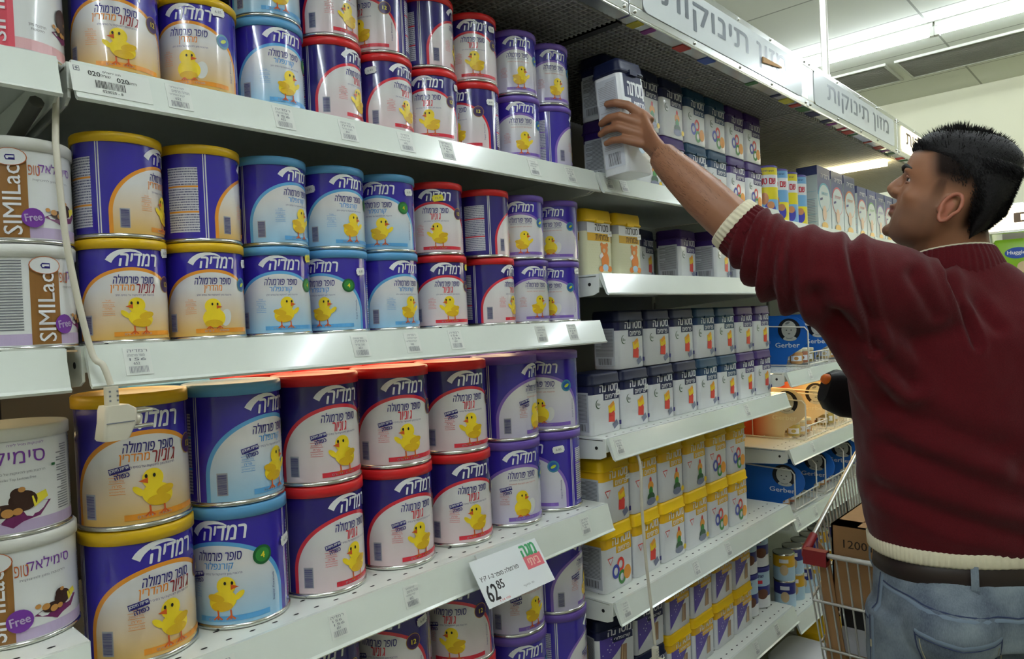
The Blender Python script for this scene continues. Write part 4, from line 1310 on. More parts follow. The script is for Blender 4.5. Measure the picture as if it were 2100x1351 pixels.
    for s in (-1, 1):
        q = MB(); q.box(s * .43 - .012, s * .43 + .012, -.012, .012, -.022, 0.006, wire); q.build('lamp_holder', t)
    # tins and tubs low behind the cart
    for k in range(6):
        for lay in (0, 1):
            x = 2.36 + .08 * k
            t = thing('food_tin', f'small yellow and blue tin, {ORD[k]} from left, {("lower", "upper")[lay]} layer behind the cart', 'tin', (x, .07, H - 1.0 + .0005 + lay * .0905), group='tins behind the cart'); t.scale = (.75,) * 3
            t.rotation_euler = (0, 0, math.atan2(-.97, -x))
            b = MB(); R, h = .046, .12
            b.lathe([(R, 0), (R, h * .5)], PR['sky'], 32); b.lathe([(R, h * .5), (R, h * .93)], PR['mustard'] if (k + lay) % 2 else mat('deep_blue_tin_ink', (40, 44, 128), .3), 32)
            A = Art(b, cyl(R), .006, .0003); A.ellipse(0, h * .4, .018, .024, PR['tan'], 2); A.rect(-.02, h * .66, .02, h * .8, TUBW, 2)
            b.build('tin_body', t)
            l = MB(); l.lathe([(R + .001, h * .93), (R + .001, h * .99), (R - .002, h), (.001, h)], STEEL, 32); l.build('lid', t)
    # tubs on the floor under the shelves
    for i, (x, m, nm) in enumerate(((2.0, TUBW, 'white'), (2.39, TUBW, 'white'), (2.64, TLID['yellow'], 'yellow'))):
        t = thing('storage_tub', f'flat {nm} lidded tub on the floor, {ORD[i]} from left under the shelves', 'tub', (x, -.02, 0))
        b = MB(); b.loft([[Vector((px, py, z)) for px, py in rrect(.2, .26, .03)] for z in (0, .10, .20)], m); b.build('tub_body', t)
        l = MB(); l.loft([[Vector((px, py, z)) for px, py in rrect(.212 - q, .272 - q, .034)] for z, q in ((.20, 0), (.216, 0), (.222, .012))], m); l.build('lid', t)
build_babyfood()

# ------------------------------------------------------------------ hanging price card, cords
def build_price_card():
    t = thing('price_card', 'white hanging price card reading 62 85 on the third shelf edge', 'price card', (.822, -.018, H + Z3 - .003))
    t.rotation_euler = (-.60, .01, 0); t.scale = (1.04, 1, .84)
    b = MB(); w, h = .165, .098
    b.box(0, w, -.0012, 0, -h, 0, mat('price_card_paper', (226, 230, 232), .4))
    A = Art(b, flat((0, -.0012, 0), (1, 0, 0), (0, 0, 1)), .05, .0002)
    grn = mat('card_green', (60, 160, 100), .45); pink = mat('card_pink', (226, 104, 116), .45); pp = mat('card_pale_pink', (240, 190, 170), .45)
    A.text(heb('מגה'), .136, -.018, .026, grn, w=.036, lvl=1, bold=.05)
    A.rect(.116, -.058, .160, -.030, pink, 1); A.text(heb('ביתי'), .138, -.044, .016, pp, w=.028, lvl=2, bold=.03)
    A.text(heb('פורמולה סופר'), .069, -.041, .0105, INKBLK, w=.058, lvl=1, bold=.01)
    A.text('1-2', .032, -.041, .0085, INKBLK, w=.012, lvl=1, bold=.01); A.text(heb("ק'ץ"), .014, -.041, .010, INKBLK, w=.014, lvl=1, bold=.01)
    A.text('62', .020, -.072, .034, INKBLK, w=.024, lvl=1, bold=.02); A.text('85', .043, -.062, .018, INKBLK, w=.016, lvl=1, bold=.02)
    A.text(heb('פג תוקף'), .103, -.085, .0045, INKGREY, w=.026, lvl=1, bold=0); A.text('1.14 100', .040, -.092, .004, SECONDC['red'], w=.024, lvl=1, bold=0)
    b.build('card', t)
    g = MB(); g.box(.02, .14, -.0005, .0035, -.004, .010, mat('clear_card_clip', (200, 206, 204), .15)); g.build('clip', t)
build_price_card()

def plug_cord(label, path, plug_at, rz, k=1.0):
    cm = mat('cream_cable_plastic', (206, 200, 182), .4)
    t = thing('power_cord', label, 'power cord', plug_at)
    o = Vector(plug_at)
    b = MB()
    pts = [Vector(p) - o for p in path]
    fine = []
    for i in range(len(pts) - 1):
        for q in range(6):
            u = q / 6
            p0, p1, p2, p3 = pts[max(i - 1, 0)], pts[i], pts[i + 1], pts[min(i + 2, len(pts) - 1)]
            fine.append(.5 * ((2 * p1) + (p2 - p0) * u + (2 * p0 - 5 * p1 + 4 * p2 - p3) * u * u + (3 * p1 - p0 - 3 * p2 + p3) * u ** 3))
    fine.append(pts[-1])
    b.tube(fine, .0035, cm, 10); b.build('cable', t)
    M = Matrix.Rotation(rz, 4, 'Z')
    p = MB()
    p.loft([[M @ Vector((x, y, z)) for x, y in rrect(.015 * k, .012, .003)] for z in (.0, -.024 * k)], cm)
    for zz in (-.006, -.012, -.018):
        for xx in (-.004, .004):
            p.box(xx - .001, xx + .001, -.0064, -.006, zz * k - .001, zz * k + .001, INKGREY, M)
    p.loft([[M @ Vector((x + sh, y, z)) for x, y in rrect(w, .026, .005)] for z, w, sh in ((-.024 * k, .024, .002), (-.030 * k, .034, .005), (-.046 * k, .036, .005), (-.066 * k, .030, -.001), (-.069 * k, .026, -.001))], cm)
    p.box(-.012, .018, -.0135, -.0128, -.047 * k, -.0455 * k, INKGREY, M)
    p.build('plug', t)
    pr = MB()
    for zz in (-.036, -.056):
        pr.tube([M @ Vector((.020, 0, zz * k)), M @ Vector((.044, 0, zz * k))], .0023, STEEL, 8)
    pr.tube([M @ Vector((.020, 0, -.046 * k)), M @ Vector((.028, 0, -.046 * k))], .006, cm, 10)
    pr.build('pins', t)
def build_cords():
    y = -.028
    plug_cord('white cable with plug hanging in front of the gold lidded tins', [(.2555, .03, H + .285), (.246, .005, H + .235), (.243, -.006, H + .20), (.247, -.012, H + .10), (.262, -.020, H - .01), (.271, -.030, H - .03), (.2765, -.034, H - .052)], (.2765, -.034, H - .054), .1, .86)
    plug_cord('white cable with plug hanging in front of the yellow lidded tubs', [(1.372, .02, H - .30), (1.368, -.015, H - .33), (1.362, -.02, H - .43), (1.362, -.025, H - .55), (1.368, -.030, H - .66), (1.371, -.034, H - .745)], (1.371, -.034, H - .752), .1, 1.15)
build_cords()
# ------------------------------------------------------------------ shopping cart with cartons
def build_cart():
    t = thing('shopping_cart', 'wire shopping cart with a dark red corner bumper, loaded with cardboard boxes', 'shopping cart', (1.754, -.44, 0))
    red = mat('dark_red_bumper', (136, 22, 30), .4)
    x1 = .76; yl, yr = .208, -.208; yb = .235
    zf, zb = .78, 1.04
    zlo_f, zlo_b = .44, .46
    def rimz(u): return zf + (zb - zf) * u
    def yy(u, s): return s * (yl + (yb - yl) * u)
    b = MB()
    for s in (-1, 1):
        b.tube([(0, yy(0, s), zf), (x1, yy(1, s), zb)], .006, CHROME, 8)
    b.tube([(0, yl, zf), (0, yr, zf)], .0065, CHROME, 8)
    b.build('top_rim', t)
    for s, nm in ((1, 'side_panel'), (-1, 'side_panel')):
        p = MB(); n = 30
        for k in range(n + 1):
            u = k / n
            p.tube([(x1 * u, yy(u, s), rimz(u)), (x1 * (.06 + .9 * u), yy(u, s) * .86, zlo_f + (zlo_b - zlo_f) * u)], .0022, CHROME, 5)
        for q in (.34, .68, 1.0):
            p.tube([(x1 * (u + q * (.06 - .1 * u)), yy(u, s) * (1 - .14 * q), rimz(u) * (1 - q) + (zlo_f + (zlo_b - zlo_f) * u) * q) for u in (0, .25, .5, .75, 1)], .003, CHROME, 6)
        p.build(nm, t)
    p = MB(); n = 17
    for k in range(n + 1):
        v = 1 - 2 * k / n
        p.tube([(0, yl * v, zf), (x1 * .06, yl * .86 * v, zlo_f)], .0024, CHROME, 5)
    for q in (.36, .72, 1.0):
        p.tube([(x1 * .06 * q, yl * (1 - .14 * q), zf + (zlo_f - zf) * q), (x1 * .06 * q, -yl * (1 - .14 * q), zf + (zlo_f - zf) * q)], .0036, CHROME, 6)
    p.build('front_panel', t)
    p = MB()
    for k in range(13):
        v = 1 - 2 * k / 12
        p.tube([(x1 * .06, yl * .86 * v, zlo_f), (x1 * .96, yb * .86 * v, zlo_b)], .0026, CHROME, 5)
    for k in range(16):
        u = k / 15
        p.tube([(x1 * (.06 + .9 * u), yy(u, 1) * .86, zlo_f + .02 * u), (x1 * (.06 + .9 * u), yy(u, -1) * .86, zlo_f + .02 * u)], .0026, CHROME, 5)
    p.build('basket_floor', t)
    p = MB(); n = 12
    for k in range(n + 1):
        v = 1 - 2 * k / n
        p.tube([(x1, yb * v, zb), (x1 * .96, yb * .86 * v, zlo_b)], .0024, CHROME, 5)
    p.build('back_panel', t)
    for s in (1, -1):
        c = MB()
        c.tube([(.070, yy(.09, s), zf + .022), (.012, yy(0, s), zf + .001), (0, yl * s, zf - .003), (0, (yl - .055) * s, zf - .003)], [.010, .012, .013, .012], red, 10)
        c.box(-.013, .010, min(yl * s, (yl - .055) * s), max(yl * s, (yl - .055) * s), zf - .026, zf + .010, red)
        bevel(c.build('corner_bumper', t), .004)
    h = MB(); h.tube([(x1, yb, zb), (x1 + .06, yb, zb + .03), (x1 + .08, yb * .9, zb + .035), (x1 + .08, -yb * .9, zb + .035), (x1 + .06, -yb, zb + .03), (x1, -yb, zb)], .012, red, 10); h.build('handle', t)
    f = MB()
    for s in (-1, 1):
        f.tube([(x1 * .9, .2 * s, .46), (x1 * .98, .21 * s, .30), (x1 * .9, .21 * s, .16), (.05, .17 * s, .14)], .011, CHROME, 8)
        f.tube([(.05, .17 * s, .14), (.03, .17 * s, .20)], .011, CHROME, 8)
    f.tube([(.05, .17, .14), (.05, -.17, .14)], .011, CHROME, 8); f.tube([(x1 * .9, .21, .16), (x1 * .9, -.21, .16)], .011, CHROME, 8)
    f.build('chassis', t)
    for x, s in ((.05, 1), (.05, -1), (x1 * .9, 1), (x1 * .9, -1)):
        y = (.17 if x < .1 else .21) * s
        w = MB(); M = Matrix.Translation((x, y, .0625)) @ Matrix.Rotation(PI / 2, 4, 'X')
        w.lathe([(.02, -.014), (.058, -.014), (.0625, -.008), (.0625, .008), (.058, .014), (.02, .014)], mat('caster_rubber', (50, 50, 50), .6), 24, M=M)
        w.box(x - .012, x + .012, y - .020, y - .016, .05, .145, CHROME); w.box(x - .012, x + .012, y + .016, y + .020, .05, .145, CHROME)
        w.build('caster', t)
    kraft = mat('kraft_cardboard', (166, 126, 82), .8, noise=.06, nscale=40, bump=.15)
    ink = mat('carton_black_ink', (60, 46, 34), .8)
    # upper open tray
    t2 = thing('cardboard_box', 'brown cardboard tray box stamped with numbers, on top in the cart', 'box', (1.99, -.445, .648))
    b = MB(); w, d, hh = .185, .165, .197
    b.box(-w, w, -d, d, 0, .004, kraft)
    b.box(-w, -w + .004, -d, d, .004, hh, kraft); b.box(w - .004, w, -d, d, .004, hh, kraft)
    b.box(-w, w, -d, -d + .004, .004, hh, kraft); b.box(-w, w, d - .004, d, .004, hh, kraft)
    b.box(-w, w, d - .06, d, hh - .003, hh, kraft); b.box(-w, -w + .05, -d, d, hh - .003, hh, kraft)
    b.box(-w - .0008, -w, -d, d, .118, .120, ink)
    A = Art(b, flat((-w, 0, 0), (0, -1, 0), (0, 0, 1)), .5, .0005)
    A.text('120012', -.095, .152, .020, ink, w=.085, lvl=1, bold=.01); A.text('2', -.02, .152, .020, ink, lvl=1, bold=.01)
    b.build('carton', t2)
    t3 = thing('cardboard_box', 'white and brown carton with an orange ring mark, low in the cart', 'box', (2.01, -.445, .466))
    b = MB(); b.box(-.17, .17, -.16, .16, 0, .18, kraft); b.box(-.171, -.170, -.16, .16, .05, .17, PR['side']); b.box(-.1715, -.171, -.16, .16, .115, .165, INKBLK)
    A = Art(b, flat((-.1715, 0, 0), (0, -1, 0), (0, 0, 1)), .5, .0005)
    A.ellipse(.01, .075, .024, .022, PR['ora'], 1, inner=.6); A.text(heb('סימילאק'), .03, .14, .022, INKW, lvl=1)
    b.build('carton', t3)
    t4 = thing('cardboard_flap', 'loose slanting cardboard sheet leaning inside the cart beside the boxes', 'cardboard', (1.80, -.262, .47))
    b = MB(); b.loft([[Vector(p) for p in q] for q in (((0, 0, 0), (.004, 0, 0), (.004, -.05, 0), (0, -.05, 0)), ((-.005, .012, .33), (-.001, .012, .33), (-.001, -.012, .30), (-.005, -.012, .30)))], kraft, smooth=False); b.build('sheet', t4)
build_cart()

# ------------------------------------------------------------------ far display of green packs
def build_far_display():
    x0, y0, y1 = 4.6, -.2, -1.9
    grn = mat('nappy_pack_green', (140, 190, 40), .3); lime = mat('nappy_pack_lime', (176, 212, 70), .3); dgr = mat('nappy_pack_dark_green', (40, 140, 70), .3); blu = mat('nappy_logo_blue', (36, 80, 176), .3)
    t = thing('nappy_shelf_unit', 'white shelf unit of green packs at the far end, behind the man', 'shelf', (x0 + .2, (y0 + y1) / 2, 0))
    L = (y0 - y1) / 2
    for z in (.12, .62, 1.08, 1.50):
        b = MB(); b.box(-.2, .2, -L, L, z - .03, z, ENAMEL); b.box(-.215, -.2, -L, L, z - .045, z + .005, STRIP); b.build('shelf_board', t)
    b = MB(); b.box(.2, .22, -L, L, 0, 1.9, BACKP); b.build('back_panel', t)
    for s in (-1, 1):
        b = MB(); b.box(-.2, .2, s * L - .012, s * L + .012, 0, 1.9, ENAMEL); b.build('side_panel', t)
    s = thing('lit_sign', 'backlit cream sign with dark letters over the green packs', 'sign', (x0 - .02, (y0 + y1) / 2, 1.745))
    b = MB(); b.box(0, .06, -L, L, 0, .13, mat('lit_sign_acrylic', (255, 240, 208), .3, emit=1.3)); b.build('sign_panel', s)
    b = MB(); A = Art(b, flat((-.001, 0, 0), (0, -1, 0), (0, 0, 1)), 2, .0003); A.text(heb('חיתולים'), -L + .55, .070, .062, mat('brown_sign_lettering', (96, 72, 48), .4), w=.85, lvl=1, bold=.04); b.build('sign_lettering', s)
    b = MB(); b.box(-.006, .066, -L, L, .13, .14, ALU); b.box(-.006, .066, -L, L, -.012, 0, ALU); b.build('sign_frame', s)
    packs = {}
    for key in (0, 1):
        b = MB(); w, d, h = .19, .11, .20
        rings = []
        for z, k in ((0, .92), (.015, 1), (h * .5, 1.03), (h - .02, 1), (h, .9)):
            rings.append([Vector((x * k, y * k, z)) for x, y in rrect(d * 2, w * 2 * .5, .03)])
        b.loft(rings, grn if key else lime)
        A = Art(b, flat((-d * 1.03, 0, 0), (0, -1, 0), (0, 0, 1)), .3, .0006)
        A.ellipse(.02, h * .62, .058, .030, blu, 1); A.text('Huggies', .02, h * .62, .026, INKW, w=.092, lvl=3, bold=.03)
        A.rect(-.085, h * .06, -.02, h * .36, dgr, 1); A.ellipse(.045, h * .24, .03, .03, PR['tan'], 1)
        packs[key] = b.mesh('nappy_pack')
    for r_, z in enumerate((.12, .62, 1.08, 1.50)):
        for lay in range(1 if r_ == 3 else 2):
            for k in range(8):
                o = link('nappy_pack', packs[(k + lay + r_) % 2], None, (x0 + .13, y0 - .11 - .205 * k, z + .0005 + lay * .2005))
                tag(o, f'green nappy pack, {ORD[k]} from left, {("bottom", "second", "third", "top")[r_]} shelf, {("lower", "upper")[lay]} layer', 'nappy pack', 'green nappy packs at the far end')
build_far_display()
# ------------------------------------------------------------------ the man
BASE = Vector((1.575, -.615, 0))
FW = Vector((.766, .643, 0)); LF = Vector((-.643, .766, 0)); UP = Vector((0, 0, 1))

def bake(mb, voxel, smooth=4, factor=.5):
    """one closed skin around all the overlapping pieces of mb"""
    o = bpy.data.objects.new('tmp', mb.mesh('tmp')); COL.objects.link(o)
    r = o.modifiers.new('r', 'REMESH'); r.mode = 'VOXEL'; r.voxel_size = voxel; r.use_smooth_shade = True
    if smooth:
        s = o.modifiers.new('s', 'SMOOTH'); s.factor = factor; s.iterations = smooth
    bpy.context.view_layer.update()
    dg = bpy.context.evaluated_depsgraph_get()
    me = bpy.data.meshes.new_from_object(o.evaluated_get(dg), depsgraph=dg)
    bpy.data.objects.remove(o)
    me.materials.clear()
    for p in me.polygons:
        p.use_smooth = True
    return me

def oval(c, ax, ay, a, b, n=28, e=2.0):
    out = []
    for k in range(n):
        t = 2 * PI * k / n
        ct, st = math.cos(t), math.sin(t)
        x = a * math.copysign(abs(ct) ** (2 / e), ct); y = b * math.copysign(abs(st) ** (2 / e), st)
        out.append(Vector(c) + ax * x + ay * y)
    return out

SKIN0 = mat('skin_base', (176, 122, 88), .5)
# --- head in its own frame: x forward, y to the left ear, z up
HD_FW = Vector((-.18, .983, 0)).normalized()
HD_ROT = Matrix.Rotation(math.atan2(HD_FW.y, HD_FW.x), 4, 'Z') @ Matrix.Rotation(math.radians(-22), 4, 'Y') @ Matrix.Scale(1.05, 4)
EAR_W = Vector((1.4823, -.6167, 1.5470))
HD = Matrix.Translation(EAR_W - HD_ROT @ Vector((-.002, .078, -.042))) @ HD_ROT

def skull_back(x):
    return x if x > -.02 else -.02 + (x + .02) * .63

def skull_top(z):
    return z if z < .03 else .03 + (z - .03) * .69

def head_pieces(b):
    prof = [  # z, front, back, half width, exponent
        (.128, .012, -.040, .022, 2.0), (.120, .046, -.068, .046, 2.0), (.104, .068, -.092, .060, 2.1), (.082, .083, -.106, .069, 2.2), (.056, .091, -.113, .0745, 2.2),
        (.030, .094, -.116, .077, 2.3), (.008, .093, -.115, .077, 2.3), (-.006, .087, -.112, .0755, 2.3), (-.022, .086, -.104, .0735, 2.2), (-.042, .086, -.092, .071, 2.2), (-.060, .085, -.075, .0675, 2.1),
        (-.078, .085, -.055, .062, 2.1), (-.094, .083, -.030, .054, 2.0), (-.106, .078, .000, .043, 2.0), (-.114, .066, .018, .028, 2.0), (-.118, .054, .030, .012, 2.0)]
    rings = []
    for z, f, bk, w, e in prof[::-1]:
        bk = skull_back(bk); z = skull_top(z)
        rings.append(oval(HD @ Vector(((f + bk) / 2, 0, z)), HD.to_3x3() @ Vector((1, 0, 0)), HD.to_3x3() @ Vector((0, 1, 0)), (f - bk) / 2, w, 32, e))
    b.loft(rings, SKIN0)
    P = lambda x, y, z: HD @ Vector((x, y, z))
    R3 = HD.to_3x3().to_4x4()
    def ell(c, r, rot=None):
        b.sphere(P(*c), r, SKIN0, 14, R3 @ rot if rot is not None else R3)
    # nose: bridge, tip, wings
    rings = []
    for x, z, w, d in ((.082, .010, .008, .010), (.0905, -.002, .0085, .011), (.0955, -.012, .010, .013), (.0985, -.022, .0135, .013), (.0945, -.032, .014, .011), (.088, -.038, .010, .008)):
        rings.append(oval(P(x, 0, z), HD.to_3x3() @ Vector((1, 0, 0)), HD.to_3x3() @ Vector((0, 1, 0)), d, w, 16))
    b.loft(rings, SKIN0)
    ell((.1025, 0, -.0225), (.0095, .0095, .0085))
    for s in (-1, 1):
        ell((.0905, .0125 * s, -.0265), (.011, .007, .0085))
        ell((.080, .030 * s, .011), (.0125, .022, .0075))         # brow ridge
        ell((.052, .043 * s, -.032), (.028, .020, .022))         # cheekbone
        ell((.030, .045 * s, -.078), (.040, .012, .024))         # jaw
    ell((.0870, 0, -.0535), (.0085, .021, .0058)); ell((.0855, 0, -.0655), (.0080, .018, .0060))   # lips
    ell((.0805, 0, -.097), (.0125, .016, .0115))                                                   # chin
    # ears
    for s in (-1, 1):
        E = R3 @ Matrix.Rotation(math.radians(-14), 4, 'Y')
        c = Vector((-.004, .0755 * s, -.040))
        rim = []
        for k in range(20):
            t = 2 * PI * k / 20
            rx, rz = .0142 * math.cos(t), .0258 * math.sin(t)
            if rz < 0: rx *= .72
            rim.append(HD @ c + (E.to_3x3() @ Vector((rx, s * (.010 - .35 * rx), rz))))
        b.tube(rim + [rim[0], rim[1]], .0042, SKIN0, 8)
        b.sphere(HD @ (c + Vector((.001, -.001 * s, 0))), (.0115, .0055, .022), SKIN0, 14, E)
        b.sphere(HD @ (c + Vector((.004, .003 * s, -.0205))), (.0068, .0050, .008), SKIN0, 12, E)
        b.sphere(HD @ (c + Vector((.015, .001 * s, -.004))), (.005, .0055, .007), SKIN0, 10, E)

def soften_face(me):
    HI = HD.inverted()
    loc = [HI @ v.co for v in me.vertices]
    w = {}
    for i, p in enumerate(loc):
        ay = abs(p.y)
        if -.03 < p.x < .088 and -.125 < p.z < .05 and .016 < ay < .09:
            if ay > .071 and p.x < .022 and -.09 < p.z < .0: continue      # ear
            if p.x > .078 and p.z < -.04 and ay < .03: continue            # lips, chin
            w[i] = min(1.0, (ay - .016) / .012)
    nb = {i: [] for i in w}
    for e in me.edges:
        a, b = e.vertices
        if a in nb: nb[a].append(b)
        if b in nb: nb[b].append(a)
    for _ in range(26):
        new = {}
        for i, k in w.items():
            q = nb[i]
            c = sum((loc[j] for j in q), Vector()) / len(q)
            new[i] = loc[i].lerp(c, .6 * k)
        for i, p in new.items():
            loc[i] = p
    for i, p in enumerate(loc):
        # eye sockets
        if p.x > .05 and abs(p.z) < .04:
            d2 = ((abs(p.y) - .031) / .015) ** 2 + ((p.z + .004) / .0095) ** 2
            if d2 < 9:
                p = p - Vector((.0055 * math.exp(-d2), 0, 0))
                me.vertices[i].co = HD @ p
                continue
        if i in w:
            me.vertices[i].co = HD @ p

NECK = [Vector((1.588, -.600, 1.40)), Vector((1.583, -.603, 1.46)), Vector((1.570, -.603, 1.505)), Vector((1.556, -.596, 1.55))]
ARM = [(1.4849, -.575, 1.3835, .05), (1.4021, -.5171, 1.4242, .050), (1.3493, -.4669, 1.4385, .048), (1.3131, -.4199, 1.4565, .045), (1.2849, -.374, 1.482, .0425), (1.2734, -.3388, 1.5165, .042),
       (1.2665, -.3162, 1.5368, .0425), (1.2572, -.2908, 1.565, .0425), (1.2568, -.2527, 1.6046, .0415), (1.2600, -.2112, 1.6475, .0370), (1.2615, -.1800, 1.6800, .0315), (1.2650, -.1640, 1.6990, .0285)]
def hand_left(b):
    def chain(pts, r):
        b.tube([Vector(p) for p in pts], r, SKIN0, 10)
        b.sphere(pts[-1], r[-1], SKIN0, 10)
    # palm: flattened rings from the wrist to the knuckles; knuckle line runs index (high) to little finger (low)
    up = Vector((.0165, .010, .066)).normalized(); out = Vector((-1, -.45, .1)).normalized()
    up = (up - out * up.dot(out)).normalized()
    rings = []
    for c, a, t in (((1.2620, -.1780, 1.6830), .0315, .0280), ((1.2655, -.1600, 1.7030), .0345, .0265), ((1.2705, -.1460, 1.7200), .039, .0245), ((1.2745, -.1330, 1.7400), .0435, .0215), ((1.2770, -.1220, 1.7560), .0455, .0185), ((1.2775, -.1120, 1.7630), .043, .015)):
        rings.append(oval(Vector(c), up, out, a, t, 20, 2.4))
    b.loft(rings, SKIN0)
    chain([(1.2800, -.1330, 1.7750), (1.2806, -.1190, 1.7900), (1.2655, -.0874, 1.8176), (1.2560, -.0640, 1.8260), (1.2535, -.0450, 1.8270)], [.0112, .0112, .0097, .0089, .0076])
    chain([(1.2760, -.1300, 1.7600), (1.2735, -.1140, 1.7735), (1.2540, -.0740, 1.7960), (1.2516, -.0480, 1.7960), (1.2528, -.0290, 1.7890)], [.0115, .0115, .0099, .0090, .0077])
    chain([(1.2740, -.1300, 1.7440), (1.2690, -.1110, 1.7535), (1.2510, -.0710, 1.7730), (1.2500, -.0440, 1.7730), (1.2524, -.0260, 1.7671)], [.0111, .0111, .0096, .0087, .0073])
    chain([(1.2730, -.1330, 1.7280), (1.2660, -.1140, 1.7330), (1.2520, -.0800, 1.7460), (1.2500, -.0570, 1.7480), (1.2520, -.0400, 1.7450)], [.0097, .0097, .0084, .0077, .0066])
    chain([(1.2760, -.1500, 1.7200), (1.2960, -.1290, 1.7390), (1.3180, -.1080, 1.7610), (1.3330, -.0980, 1.7830)], [.0150, .0130, .0105, .0085])
    return

WEB = [(1.352, -.468, 1.400), (1.386, -.490, 1.340), (1.430, -.518, 1.262), (1.470, -.545, 1.160)]
RSH = BASE - LF * .175 + UP * 1.36
RARM = [(RSH, .055), (RSH - LF * .035 - UP * .14 + FW * .01, .048), (RSH - LF * .03 - UP * .27 + FW * .04, .042), (BASE + FW * .20 - LF * .12 + UP * 1.13, .036), (BASE + FW * .215 + LF * .005 + UP * 1.165, .028)]
GUN = Vector((1.660, -.400, 1.160))
def build_person():
    t = thing('person', 'person in maroon sweater and blue jeans reaching up to a tub', 'person', BASE)
    rel = lambda me: (me.transform(Matrix.Translation(-BASE)), me)[1]
    # ---- body (one continuous skin): head, neck, trunk core, both arms and hands
    b = MB()
    head_pieces(b)
    b.tube(NECK, [.066, .062, .060, .058], SKIN0, 24)
    b.tube([Vector((1.575, -.598, 1.52)), Vector((1.548, -.565, 1.505)), Vector((1.532, -.548, 1.508))], [.050, .045, .030], SKIN0, 16)
    b.tube([BASE + UP * z for z in (.86, 1.0, 1.2, 1.33, 1.40)], [.10, .09, .10, .08, .05], SKIN0, 20)
    b.tube([BASE + UP * 1.34, Vector(ARM[0][:3]) - UP * .02], [.06, .05], SKIN0, 16)
    b.tube([BASE + UP * 1.34, RSH - UP * .03], [.06, .05], SKIN0, 16)
    b.tube([Vector(p[:3]) for p in ARM], [p[3] for p in ARM], SKIN0, 20)
    hand_left(b)
    b.tube([p for p, r in RARM], [r for p, r in RARM], SKIN0, 16)
    # right hand closed on the handle of the label gun
    w = RARM[-1][0]
    g = GUN
    b.tube([w, w.lerp(g, .45), w.lerp(g, .8)], [.027, .036, .030], SKIN0, 14)
    for k in range(4):
        p0 = w.lerp(g, .70) + UP * (.026 - .018 * k) - FW * .012
        pts = [p0, p0 + LF * .028 - FW * .010, p0 + LF * .040 + FW * .012, p0 + LF * .022 + FW * .030]
        b.tube(pts, [.0095, .009, .0085, .0075], SKIN0, 8); b.sphere(pts[-1], .0075, SKIN0, 8)
    b.tube([w.lerp(g, .4) + UP * .02, w.lerp(g, .75) + UP * .045 + FW * .02, w.lerp(g, 1.0) + UP * .045 + FW * .025], [.013, .011, .009], SKIN0, 8)
    me = bake(b, .0026, 6)
    soften_face(me)
    # colour of the skin: stubble, fade of the hair, lips, ear
    HI = HD.inverted()
    ca = me.color_attributes.new('tone', 'FLOAT_COLOR', 'POINT')
    skin = Vector(lin((146, 99, 70))[:3]); hairc = Vector(lin((15, 13, 13))[:3]); lip = Vector(lin((126, 72, 62))[:3]); ear = Vector(lin((166, 98, 76))[:3]); beard = Vector(lin((92, 68, 54))[:3])
    def ss(a, b_, x):
        u = max(0, min(1, (x - a) / (b_ - a))); return u * u * (3 - 2 * u)
    for i, v in enumerate(me.vertices):
        p = HI @ v.co
        c = skin.copy(); alpha = 1.0
        if abs(p.x) < .15 and abs(p.y) < .11 and -.16 < p.z < .15:
            ay = abs(p.y)
            # stubble on the jaw, chin and lip
            sb = ss(-.036, -.064, p.z) * ss(.012, .03, p.x) * (1 - ss(-.118, -.135, p.z) * .5) * .55
            sb = max(sb, ss(-.012, -.05, p.z) * ss(.0, .014, p.x) * (1 - ss(.035, .06, p.x)) * .45)
            c = c.lerp(beard, sb)
            # hair line: forehead edge, temple, sideburn in front of the ear, nape
            front = .062 + (p.z - .06) * .10
            hm = ss(.040, .050, p.z) * (1 - ss(.084, .094, p.x))
            hm = max(hm, ss(-.022, .020, p.z) * (1 - ss(.022 + .4 * max(0, p.z), .052 + .4 * max(0, p.z), p.x)))
            hm = max(hm, .75 * ss(-.052, .004, p.z) * ss(.010, .018, p.x) * (1 - ss(.026, .040, p.x)))
            hm = max(hm, ss(-.095, -.045, p.z) * (1 - ss(-.036, -.018, p.x)))
            c = c.lerp(hairc, min(1, hm) * .97); alpha = 1 - min(1, hm) * .9
            dl = math.hypot((p.z + .0595) / .0115, p.y / .021)
            if p.x > .084: c = c.lerp(lip, 1 - ss(.7, 1.05, dl))
            if ay > .079 and -.085 < p.z < .0 and -.035 < p.x < .026: c = c.lerp(ear, .8)
        ca.data[i].color = (c.x, c.y, c.z, alpha)
    g_ = NG('skin_toned')
    at = g_.n('ShaderNodeAttribute'); at.attribute_name = 'tone'
    nz = g_.n('ShaderNodeTexNoise'); nz.inputs['Scale'].default_value = 320
    tc = g_.n('ShaderNodeTexCoord'); g_.l(tc.outputs['Object'], nz.inputs['Vector'])
    g_.l(at.outputs['Color'], g_.b.inputs['Base Color']); g_.l(g_.math('MULTIPLY', at.outputs['Alpha'], .45), g_.b.inputs['Specular IOR Level'])
    bp = g_.n('ShaderNodeBump'); bp.inputs['Strength'].default_value = .12; bp.inputs['Distance'].default_value = .001
    g_.l(nz.outputs['Fac'], bp.inputs['Height']); g_.l(bp.outputs['Normal'], g_.b.inputs['Normal'])
    g_.b.inputs['Roughness'].default_value = .48
    g_.b.inputs['Subsurface Weight'].default_value = .06; g_.b.inputs['Subsurface Radius'].default_value = (.01, .004, .002); g_.b.inputs['Subsurface Scale'].default_value = .5
    me.materials.append(g_.m)
    body = link('body', rel(me), t)
    rl = lambda mb: [tuple(Vector(p) - BASE) for p in mb.v]
    def child(name, mb, par=None):
        mb.v = rl(mb); return mb.build(name, par or t)
    # fine dark hair along the forearm
    fa = MB(); rr = random.Random(11); fh = mat('forearm_hair', (46, 32, 26), .6)
